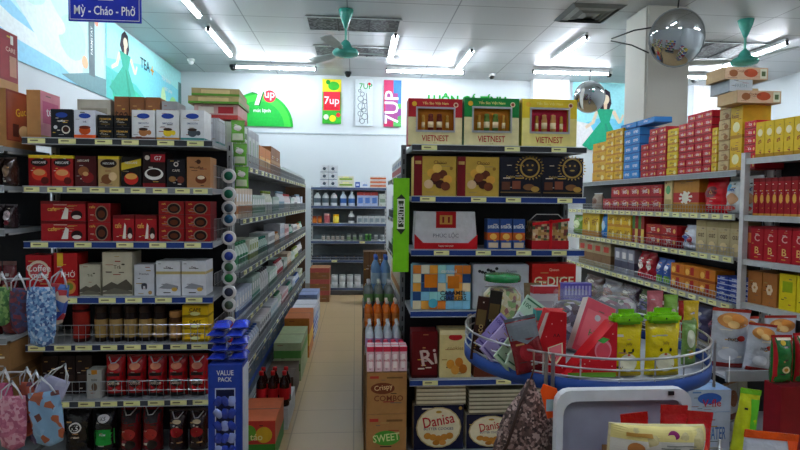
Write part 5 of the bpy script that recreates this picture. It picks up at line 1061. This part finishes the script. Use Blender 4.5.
# fruit boxes
seeds = [('e', x, z, .012, .016, '2a1418') for x, z in ((.62, .3), (.7, .26), (.78, .31), (.66, .22))]
ontray('watermelon_candy_box', 'sweet box', 'red watermelon-print wedge box on round rack', 529, 566, 312, 1.36, .05, prismbox([(0, 0), (1, 0), (1, .97), (.55, 1)], 'b01f28', ('p', [(.5, .42), (.9, .5), (.92, .3), (.75, .15), (.55, .22)], 'dfe6b8'), ('p', [(.53, .41), (.87, .48), (.88, .31), (.74, .19), (.57, .25)], 'ee8088'), *[('c', x, z, .018, 'e0a0a0') for x, z in ((.2, .1), (.35, .3), (.6, .8), (.85, .85), (.9, .1), (.45, .6))], ('p', [(0, .02), (.5, .98), (.42, .98), (0, .3)], 'c8b8b0'), *seeds, ('t', '^^', .72, .62, .05, '3a1014', 0, .3)), lift=.002)
ontray('tall_candy_box', 'sweet box', 'teal and white sweet box standing behind watermelon box', 536, 565, 311, 1.43, .03, carton('a83a40', ('r', 0, .82, 1, 1, '4fa09a'), ('r', 0, .3, .5, .8, 'c9b9b4')))
ontray('strawberry_candy_box', 'sweet box', 'red strawberry-print wedge box on round rack', 567, 617, 324, 1.33, .05, prismbox([(0, 0), (1, 0), (1, 1), (.92, .99)], 'b8222c', ('e', .72, .5, .17, .2, 'e08a94'), ('e', .72, .48, .14, .16, 'd05a66'), ('p', [(.6, .68), (.72, .62), (.85, .7), (.72, .74)], '4f9a4a'), *[('c', x, z, .012, 'e8c0b0') for x, z in ((.3, .12), (.45, .3), (.9, .2), (.9, .8), (.5, .12), (.35, .25))], ('r', .02, 0, .98, .09, '6a9a34')), lift=.002)
lean('peach_candy_box', 'pink strawberry milk box leaning behind the strawberry box', 586, 1.40, .085, .145, .03, carton('c45a6a', ('r', .1, .1, .9, .8, 'cf7480'), ('c', .5, .7, .1, 'b9bcc2'), ('t', 'H', .45, .4, .12, '5a8a5a'), side='c4b9b4'), -.25, .42, 0, .016, 'sweet box')
lean('grey_candy_box', 'grey-topped sweet box between the two wedge boxes', 597, 1.47, .075, .135, .03, carton('7d8288', ('c', .5, .7, .2, '9aa0a6'), ('e', .5, .6, .06, .04, '2a2a2e')), -.2, .35, 0, .012, 'sweet box')
# yellow pouches with faces
def facepouch(name, w, d, h):
    p = pouch('c9b81c', ('e', .5, .27, .27, .17, 'dcd8bc'), ('e', .36, .5, .04, .035, '2a2418'), ('e', .64, .5, .04, .035, '2a2418'), ('e', .5, .42, .05, .02, 'b85a2a'), ('t', 'Jelly', .5, .62, .07, '6a4a1c', 0, .5), ('r', .1, .02, .9, .1, 'b09a18'), seam=None, wr=.05)(name, w, d, h*.8)
    q = MB(); q.box(-w*.40, w*.40, d*.05, d*.95, h*.76, h, 'g:6fae1c', c=.014)
    q.box(-w*.48, w*.48, 0, d, h*.78, h*.93, 'g:79b822', c=.008)
    q.decor([('r', .1, .1, .9, .16, '4f8a14'), ('r', .1, .8, .9, .86, '8cc43a'), ('c', .5, .5, .03, '2a4a10')], lambda u, v, o: ((u-.5)*w*.9, -o, h*.79+v*h*.13), w, h*.13)
    p2 = Proto(name, None, [('pouch', p.main), ('cap', q.mesh('cap'))]); return p2
ontray('yellow_jelly_pouch', 'pouch', 'yellow smiling jelly pouch with green cap, left of the pair', 612, 645, 311, 1.33, .035, facepouch, grp='yellow jelly pouches on the round rack')
ontray('yellow_jelly_pouch', 'pouch', 'yellow smiling jelly pouch with green cap, right of the pair', 648, 683, 309.5, 1.33, .035, facepouch, grp='yellow jelly pouches on the round rack')
# things behind
ontray('white_candy_box', 'sweet box', 'white and red sweet box behind watermelon box', 532, 557, 287, 1.78, .03, carton('b9b4b6', ('r', 0, .85, 1, 1, 'a83a40'), ('r', .15, .3, .85, .7, 'a09a9e'), ('t', 'candy', .5, .5, .1, 'a83a40')))
ontray('purple_candy_box', 'sweet box', 'lavender sweet box at the back of the rack', 562, 590, 284, 1.84, .03, carton('6a62a8', *[('r', .05+.12*k, .75, .12+.12*k, .95, 'a8a4cc') for k in range(8)], ('r', 0, 0, 1, .5, '3f3a5e')))
bgs = [(524, 541, 284, '7a6a50', 'tan'), (648, 664, 292, 'b06a72', 'pink'), (665, 679, 296, '7aa04a', 'leaf green'), (680, 692, 302, 'a8342e', 'bright red'), (690, 700, 312, '5a6a78', 'blue grey')]
for p0, p1, yt, c, nm in bgs:
    ontray('small_candy_bag', 'bag', f'small {nm} sweet bag at back of round rack', p0, p1, yt, 1.70 if p0 > 600 else 1.86, .03, pouch(c, ('e', .5, .5, .3, .2, 'c9c0b0'), wr=.15, seam=c))
ontray('candy_stick_bag', 'bag', 'yellow bag of sweet sticks at right of rack', 685, 700, 302, 1.52, .025, pouch('c2a830', ('e', .5, .5, .3, .2, '8a9a3a'), seam='c2a830'))
ontray('green_candy_bag', 'bag', 'green and clear sweet bag beside right yellow pouch', 684, 698, 322, 1.42, .025, pouch('7a9a5a', ('e', .5, .6, .3, .2, 'c9d0b8'), ('e', .5, .25, .2, .1, 'b0923a'), seam='8aa06a'))
# flat film-wrapped lids lying on the back jars
put(MB_ := Proto('film_bundle', None, []), (0, 0, 0), 'x x x x', 'x') if 0 else None

# net bag hanging from the rim
xn = atY(530, 400, 1.165)[0]
t = thing('net_bag', 'brown net bag of small round sweets hanging from the rack', 'net bag', (xn, 1.165, 1.062))
m = MB(); prof = []
rg = random.Random(8); rad = [.006, .014, .028, .042, .052, .056, .062, .066, .068, .066, .058, .04, 0]
n = 28; vs = []
for i, r in enumerate(rad):
    for j in range(n):
        k = 1+.07*math.sin(j*1.9+i*1.7)+.05*rg.uniform(-1, 1)
        vs.append((r*k*math.cos(2*math.pi*j/n)-.012*i/12, r*.55*k*math.sin(2*math.pi*j/n), .06-i*.02))
fs = [(i*n+j, (i+1)*n+j, (i+1)*n+(j+1) % n, i*n+(j+1) % n) for i in range(len(rad)-1) for j in range(n)]
m.add(vs, fs, patches('net_sweets', ['4a3632', '8a706a', '5e4640', '32221f', 'a89088'], 190, .6), smooth=True); m.obj('net', t)
MB().prism([(.012, .065), (.04, .055), (.055, .0), (.022, -.008), (.006, .05)], -.05, -.047, 'd8581c').decor([('r', 0, 0, 1, 1, '9ab0b8')], lambda u, v, o: (.018+u*.024, -.05-o, .008+v*.025), .02, .02).obj('orange_tag', t)
MB().tube([(0, 0, .058), (.004, -.01, .085), (.006, .0, .12)], .002, '6a4a3a', 5).obj('string', t)
MB().tube([(-.002, 0, .055), (-.03, -.03, .02), (-.06, -.045, -.06), (-.075, -.045, -.09)], .004, '3a2a24', 6).obj('tie_cord', t)
# small purple pack under the bag
a_, b_ = atY(500, 440, 1.25)[0], atY(519, 440, 1.25)[0]

# ===== white bin in front with snack bags
YB1 = 1.09; xa, zt = atY(557, 391, YB1); xb, _ = atY(692, 391, YB1)
t = thing('white_dump_bin', 'white plastic bin with tall rounded back panel before round rack', 'display bin', ((xa+xb)/2, YB1, 0))
w = xb-xa; m = MB(); wc = 'c9cdd2'
r = .03; cor = [(-w/2+r-r*math.sin(a), zt-.02-r+r*math.cos(a)) for a in [k*math.pi/8*1 for k in range(4, -1, -1)]]
cor = [(-w/2+r-r*math.cos(a), zt-r+r*math.sin(a)) for a in [k*math.pi/8 for k in range(5)]] + [(w/2-r+r*math.sin(a), zt-r+r*math.cos(a)) for a in [k*math.pi/8 for k in range(5)]]
out = [(-w/2, .8)] + cor + [(w/2, .8)]
inn = [(x*.9, .8 if z == .8 else (z-.8)*.93+.8) for x, z in out]
n = len(out)
m.prism([(-w/2+.01, .8)] + [(x*.97, z-.004) for x, z in cor] + [(w/2-.01, .8)], .012, .018, '9496a6')
vs = [(x, 0, z) for x, z in out]+[(x, .02, z) for x, z in out]+[(x, 0, z) for x, z in inn]+[(x, .012, z) for x, z in inn]
fs = []
for i in range(n-1):
    fs += [(i, i+1, 2*n+i+1, 2*n+i), (i, n+i, n+i+1, i+1), (2*n+i, 2*n+i+1, 3*n+i+1, 3*n+i), (n+i, 3*n+i, 3*n+i+1, n+i+1)]
m.add(vs, fs, wc); m.obj('back_panel', t)
q = MB(); q.box(-w/2, w/2, -.36, .0, .78, .8, wc); q.box(-w/2, -w/2+.01, -.36, -.001, .8, .93, wc); q.box(w/2-.01, w/2, -.36, -.001, .8, .93, wc); q.box(-w/2+.01, w/2-.01, -.36, -.35, .8, .93, wc); q.obj('tray', t)
MB().box(w*.32, w*.36, -.0035, -.0005, zt-.012, zt-.004, '2a2a2e').obj('latch', t)
for sx in (-1, 1):
    for sy in (-.34, -.02): MB().box(sx*(w/2-.02)-.012, sx*(w/2-.02)+.012, sy-.012, sy+.012, 0, .779, 'b0b3b5').obj('leg', t)
cxb = (xa+xb)/2
def binbag(name, label, x, y, z, w, h, d, mk, rx, ry, rz, grp='snack bags in the white bin'):
    return put(mk(name, w, d, h), (x, y, z), label, 'bag', grp, rz, rx, ry)
cr = pouch('c9bf94', ('r', .55, .02, .98, .98, 'dccf92'), ('r', .04, .02, .55, .98, 'cfccc4'), ('e', .76, .38, .14, .06, '8a2a6a'), ('r', .3, .1, .34, .5, '8a8a84'), ('r', .4, .15, .44, .45, '8a8a84'), ('e', .28, .75, .2, .08, 'a8784a'), ('r', .68, .6, .8, .85, 'b08a4a'), seam='c9c0a0', wr=.08)
rdp = pouch('a81c22', ('e', .5, .7, .3, .12, 'c84a3a'), ('r', .05, .2, .95, .28, '7a1016'), seam='a81c22', wr=.1)
for k in range(3):
    binbag('red_snack_bag', f'glossy red snack bag standing in the white bin, {colword(k, 3)}', atY(648+19*k, 420, 1.04)[0], 1.01, .805, .055, zat(650+20*k, [413, 406, 412, 418][k], 1.02)-.81, .045, rdp, -.03, [-.1, .05, .1, .16][k], 0, 'red snack bags in the white bin')
yy = .93
binbag('cream_biscuit_bag', 'long cream biscuit bag with purple print lying in the bin', atY(708, 440, .92)[0], .915, .905+.178, .055, .175, .04, cr, 0, -math.pi/2+.04, 0)
o = bpy.data.objects[-1]
binbag('noodle_snack_bag', 'brown patterned snack bag below the cream biscuit bag', atY(628, 446, .93)[0], .92, .805, .08, .268, .05, pouch('7a5230', ('e', .5, .8, .3, .1, 'b08a4a'), ('e', .5, .5, .3, .1, 'c9b080'), seam='8a6a4a'), 0, 0, 0)
binbag('support_snack_bag', 'olive snack bag standing under the right of cream bag', atY(685, 446, .93)[0], .92, .805, .06, .265, .05, pouch('8a8a3a', ('e', .5, .8, .3, .1, '5a2a6a'), seam='8a8a3a'), 0, 0, 0)
binbag('lime_snack_bag', 'lime and yellow snack bag standing right of the bin', atY(738, 430, 1.2)[0], 1.19, .86, .05, .22, .03, pouch('b9c42a', ('r', .5, .02, .96, .9, '5fae2c'), seam='6fae2c'), 0, .15, 0)
# separate basket of bags right of the bin
xo = atY(762, 440, .98)[0]
t = thing('wire_floor_basket', 'wire basket stand at lower right beside the white bin', 'basket', (xo-.0, 1.08, 0))
for s in (-1, 1):
    for q in (-1, 1): MB().tube([(s*.09, q*.15, 0), (s*.09, q*.15, .95)], .004, 'm:a9abad', 6).obj('leg', t)
b = MB()
for z in (.8, .87, .93): b.tube([(-.09, -.15, z), (.09, -.15, z), (.09, .15, z), (-.09, .15, z)], .0025, 'm:a9abad', 5, closed=True)
b.box(-.09, .09, -.15, .15, .795, .8, '9a9da0'); b.obj('basket', t)
binbag('white_orange_bag', 'white snack bag with orange band at the lower right', xo, .97, .805, .11, zat(766, 432, .98)-.81, .05, pouch('b9bdc6', ('r', .8, .02, 1, .95, 'c8541c'), ('e', .4, .6, .2, .14, 'a8342a'), ('t', 'rice', .4, .8, .08, '4a5a8a'), seam='c8541c', wr=.1), 0, .12, 0)

# ===== chip bag stand at right
t = thing('chip_bag_stand', 'grey metal stand holding silver nut bags at the right', 'display stand', (2.06, 2.52, 0))
xs = [atY(712, 350, 2.5)[0]-2.06, atY(880, 350, 2.5)[0]-2.06]
for x in xs: MB().box(x-.012, x+.012, .16, .19, 0, .8, '8d9092').obj('post', t)
for k, z in enumerate((.42, .70)):
    s = MB(); s.box(xs[0]+.013, xs[1]-.013, -.1, .19, z, z+.012, 'a9acb0'); s.box(xs[0]+.013, xs[1]-.013, -.108, -.1, z-.01, z+.04, 'a0a4a8'); o = s.obj('shelf_board', t)
MB().box(xs[0]+.013, xs[1]-.013, .192, .2, .1, .72, '3a3c40').obj('back_panel', t)
chip = pouch('b4b8c0', ('e', .5, .8, .42, .13, 'b8824a'), ('e', .35, .82, .14, .07, 'd0a468'), ('e', .62, .84, .16, .07, 'c98a44'), ('e', .5, .74, .16, .06, 'dcb880'), ('e', .7, .52, .12, .05, 'a8342a'), ('t', 'nuts', .5, .5, .07, '4a3428'), ('r', .02, .02, .98, .1, '8a2a28'), ('e', .4, .25, .26, .1, 'c9ccd2'), seam='a03a30', wr=.1)
def chips(px0, px1, ytop, Y, z, label, mk=chip, ry=0, rx=0, nm='nut_snack_bag', grp='silver nut bags on the stand'):
    a, b = atY(px0, 350, Y)[0], atY(px1, 350, Y)[0]; h = zat((px0+px1)/2, ytop, Y)-z; z += (b-a)/2*math.sin(abs(ry)); h -= (b-a)/2*math.sin(abs(ry))
    return put(mk(nm, b-a, .06, h), ((a+b)/2, Y, z+.002), label, 'bag', grp, 0, rx, ry)
chips(711, 750, 310, 2.5, .713, 'silver nut snack bag, nearest the round rack', ry=.08, rx=0)
chips(747, 776, 325, 2.43, .713, 'silver nut snack bag in the middle of the stand', ry=.12, rx=0)
chips(768, 800, 317, 2.58, .713, 'silver nut snack bag partly behind the green bag', rx=0)
chips(804, 838, 316, 2.5, .713, 'silver nut snack bag cut off by the picture edge', rx=0)
chips(736, 762, 318, 2.6, .713, 'silver nut snack bag tucked behind the front ones', rx=0)
grn = pouch('1f6a34', ('r', .02, .02, .14, .95, '9a1f28'), ('r', .86, .02, .98, .95, '9a1f28'), ('c', .45, .85, .12, 'c9b040'), ('c', .5, .3, .16, 'd8cfa8'), ('c', .5, .3, .09, 'a8842c'), ('r', .2, .9, .9, .95, 'e0d8c0'), seam='9a1f28', wr=.06)
chips(776, 797, 337, 2.2, .745, 'green and red snack bag hanging at right edge', grn, nm='green_snack_bag', grp='green snack bags at the right edge', rx=0)
chips(798, 822, 335, 2.2, .745, 'green and red snack bag cut by the right edge', grn, nm='green_snack_bag', grp='green snack bags at the right edge', rx=0)
t = thing('bag_hanger', 'small rack carrying green snack bags at the right edge', 'display stand', (atY(800, 400, 2.2)[0], 2.22, 0))
MB().box(-.1, .1, -.04, .06, 0, .74, '7a1c24').obj('pedestal', t)
# flat packs on lower shelf
wp = pouch('b0aea8', ('e', .5, .6, .3, .2, '8a5a34'), ('r', .06, .1, .94, .24, '6a3a2a'), seam='9a7a5a', wr=.12)
for k in range(4):
    a = atY(726+17*k, 370, 2.4)[0]
    put(wp('flat_cookie_pack', .13, .03, .2), (a, 2.475+.045*k, .434), f'flat white and brown cookie pack leaning on lower stand shelf, {colword(k, 4)}', 'packet', 'flat cookie packs on the stand', .45, -.02, 0)
# carton with logo
Yw = 2.34; a, b = atY(688, 400, Yw)[0], atY(731, 400, Yw)[0]; z0 = zat(710, 412, Yw); z1 = zat(710, 390, Yw)
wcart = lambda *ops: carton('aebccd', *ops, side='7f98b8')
put(wcart(('e', .5, .6, .28, .26, '3a62a8'), ('t', 'V-fle', .55, .4, .34, 'b0323c', 0, .6), ('r', .1, .85, .3, .92, '6a88b8'))('water_carton', b-a, .2, z1-z0), ((a+b)/2, Yw, z0+.001), 'pale blue carton with red and blue logo, topmost of stack', 'carton', 'pale blue cartons beside the round rack')
hh = z0/3
for k in range(3):
    put(wcart(('e', .15, .5, .06, .3, '3a62a8'), ('t', 'WATER', .65, .5, .3, '4a70a8', 0, .5))('water_carton', b-a, .2, hh-.002), ((a+b)/2, Yw, .001+hh*k), f'pale blue carton with small blue print in stack, {["bottom", "second up", "third up"][k]}', 'carton', 'pale blue cartons beside the round rack')

# ===== mask stand at left
t = thing('hook_stand', 'metal hook stand at the left edge holding cloth pouches', 'display stand', (-1.95, 2.4, 0))
MB().tube([(0, 0, .02), (0, 0, 1.35)], .014, 'm:a9abad', 10).obj('post', t)
MB().box(-.16, .3, -.2, .2, 0, .02, '6d7174').obj('base', t)
ZH = [zat(30, 279, 2.4), zat(30, 372, 2.4)]
for z in ZH:
    MB().tube([(0, 0, z), (.62, 0, z)], .005, 'm:b4b6b8', 8).obj('crossbar', t)
    for i in range(6):
        x = .17+.085*i
        MB().tube([(x, 0, z), (x, -.11, z+.004), (x, -.125, z+.02)], .0025, 'm:b4b6b8', 5).obj('peg_hook', t)
clothes = {
 'green': patches('cloth_green', ['5f8f4a', '8ab06a', '3f6f3a'], 90), 'navyred': patches('cloth_navy', ['2a2f55', '7a2a34', '39406a', '4a2a40'], 70),
 'blue': patches('cloth_blue', ['6f98c4', 'b8cbe0', '4f7fb4', '3a5a94', '87aed4'], 110), 'bright': patches('cloth_bright', ['2f4a98', 'b86a2c', '3f68b0', 'a82a34', 'c9b8a8'], 30),
 'pink': patches('cloth_pink', ['b86a84', 'c98a9c', 'a85a78', 'd0a0b0'], 75), 'red': patches('cloth_red', ['8a2a28', '5a2038', 'a04a34'], 40),
 'sky': patches('cloth_sky', ['7fa8cc', '8fb4d4', '6a3a34', '7fa8cc', '86aed0', 'a85a3a', '7fa8cc'], 34), 'lavender': patches('cloth_lavender', ['8f92b0', 'a4a8c0', '9a9cb8'], 25),
 'magenta': patches('cloth_magenta', ['a83a6a', '8a2a5a', 'b8527a'], 40), 'purple': patches('cloth_purple', ['4a3a6a', '5a4a80'], 40)}
def facemask(cl, w, h):
    m = MB(); vs = []; nu, nv = 10, 12
    def S(u, v, back):
        wid = w*(1-.28*(1-v)**2*0 - .22*abs(v-.55)**1.2) * (1 if v > .1 else .9)
        x = (u-.5)*wid; th = .016*math.sin(math.pi*u)**.6*math.sin(math.pi*min(1, max(0, .05+v*.9)))**.6
        y = -th+.004*math.sin(u*9+v*7) if not back else th+.003*math.sin(u*8)
        return (x, y, -h+v*h-.015*math.sin(math.pi*u)*(1-v))
    for bk in (0, 1):
        for i in range(nu+1):
            for j in range(nv+1): vs.append(S(i/nu, j/nv, bk))
    g = lambda i, j, b=0: b*(nu+1)*(nv+1)+i*(nv+1)+j; fs = []
    for i in range(nu):
        for j in range(nv): fs += [(g(i, j), g(i+1, j), g(i+1, j+1), g(i, j+1)), (g(i, j, 1), g(i, j+1, 1), g(i+1, j+1, 1), g(i+1, j, 1))]
    for j in range(nv): fs += [(g(0, j), g(0, j+1), g(0, j+1, 1), g(0, j, 1)), (g(nu, j), g(nu, j, 1), g(nu, j+1, 1), g(nu, j+1))]
    for i in range(nu): fs += [(g(i, 0), g(i, 0, 1), g(i+1, 0, 1), g(i+1, 0)), (g(i, nv), g(i+1, nv), g(i+1, nv, 1), g(i, nv, 1))]
    m.add(vs, fs, clothes[cl], smooth=True); L = .05
    lp = MB()
    for s in (-1, 1): lp.tube([(s*w*.38, -.002, -.01), (s*w*.3, -.012, L*.5), (s*w*.05, -.006, L), (0, 0, L+.012), (s*w*.18, .006, L*.5), (s*w*.3, .004, -.008)], .0028, 'c9cdd2', 5)
    return Proto('cloth_mask', None, [('cloth_body', m.mesh('cloth_body')), ('ear_loop', lp.mesh('ear_loop'))])
def hang(px, py0, py1, wpx, row, cl, label, dy=0, tilt=0):
    Y = 2.4-.05-.02*dy; x, zt = atY(px, py0, Y); h = zt-zat(px, py1, Y); w = wpx/FPX*Y
    put(facemask(cl, w, h), (x, Y, zt), label, 'cloth mask', 'cloth masks hanging on the hook stand', tilt*.5, 0, tilt, name='hanging_mask')
hang(2, 287, 322, 15, 0, 'green', 'green cloth mask at the picture edge, upper row')
hang(19, 288, 330, 18, 0, 'navyred', 'navy and red patterned cloth mask, upper row', 1)
hang(41, 287, 343, 27, 0, 'blue', 'light blue patterned cloth mask, upper row', 3)
hang(59, 284, 322, 20, 0, 'bright', 'bright blue and orange cloth mask, upper row', 1, .15)
hang(5, 383, 420, 14, 1, 'magenta', 'magenta cloth mask at the picture edge, lower row', 3)
hang(12, 396, 446, 26, 1, 'pink', 'pink cloth mask with white dot, lower row', 4)
hang(27, 382, 432, 16, 1, 'red', 'dark red cloth mask behind others, lower row', 0)
hang(36, 385, 440, 16, 1, 'purple', 'purple cloth mask behind light blue one, lower row', -1)
hang(43, 392, 442, 32, 1, 'sky', 'light blue cloth mask with brown motifs, lower row', 5, -.12)
hang(58, 378, 412, 25, 1, 'lavender', 'lavender cloth mask leaning right, lower row', 2, .45)

# ===== shop behind the camera, seen in the mirrors
for k, (x, y, rz) in enumerate([(-1.6, -1.6, math.pi), (.4, -1.6, math.pi), (2.4, -1.6, math.pi), (4.6, -1.6, math.pi), (5.2, 1.2, -math.pi/2)]):
    gondola('gondola_shelf', f'shelf unit in the shop front area, {["first", "second", "third", "fourth", "fifth"][k]} along', (x, y, 0), rz, 1.5, .35, 1.7, [.13, .5, .9, 1.3, 1.65], rail='2b4480', back='35383d', tags=None, group='front area shelf units')
    for l, z in enumerate([.5, .9, 1.3, 1.65]):
        M = Matrix.Rotation(rz, 4, 'Z')
        for i in range(5):
            q = M @ Vector((-.6+.3*i, .05, 0)); c = ['a8323a', '3a5a98', 'c9b040', '5a8a4a', 'c4c4c8'][(i+l+k) % 5]
            nm = ['red', 'blue', 'yellow', 'green', 'white'][(i+l+k) % 5]
            put(carton(c, ('r', 0, .2, 1, .5, 'd0d0c8'))('stock_carton', .27, .25, .25), (x+q.x, y+q.y, z+.002), f'{nm} stock carton on {ORD[k+1]} front area unit, {levword(l, 4)}, {colword(i, 5)}', 'carton', 'stock cartons in the front area', rz)

# ------------------------------------------------------------------ camera, world, view
cam = bpy.data.cameras.new('camera'); co = bpy.data.objects.new('camera', cam); COL.objects.link(co)
cam.sensor_width = 36; cam.lens = FPX*36/800; cam.clip_start = .02
co.location = EYE; co.rotation_euler = CAMR.to_euler(); bpy.context.scene.camera = co
wd = bpy.data.worlds.new('world'); bpy.context.scene.world = wd; wd.use_nodes = True
wd.node_tree.nodes['Background'].inputs[0].default_value = (.6, .7, .8, 1); wd.node_tree.nodes['Background'].inputs[1].default_value = .2
sc = bpy.context.scene
sc.view_settings.view_transform = 'Standard'; sc.view_settings.look = 'None'; sc.view_settings.gamma = 1; sc.view_settings.exposure = 1.55
sc.cycles.use_denoising = True; sc.cycles.max_bounces = 8; sc.cycles.diffuse_bounces = 4; sc.cycles.transparent_max_bounces = 12
for o in list(bpy.data.objects):
    if o.type == 'EMPTY' and not any(c.parent == o for c in o.children): print('EMPTY', o.name)
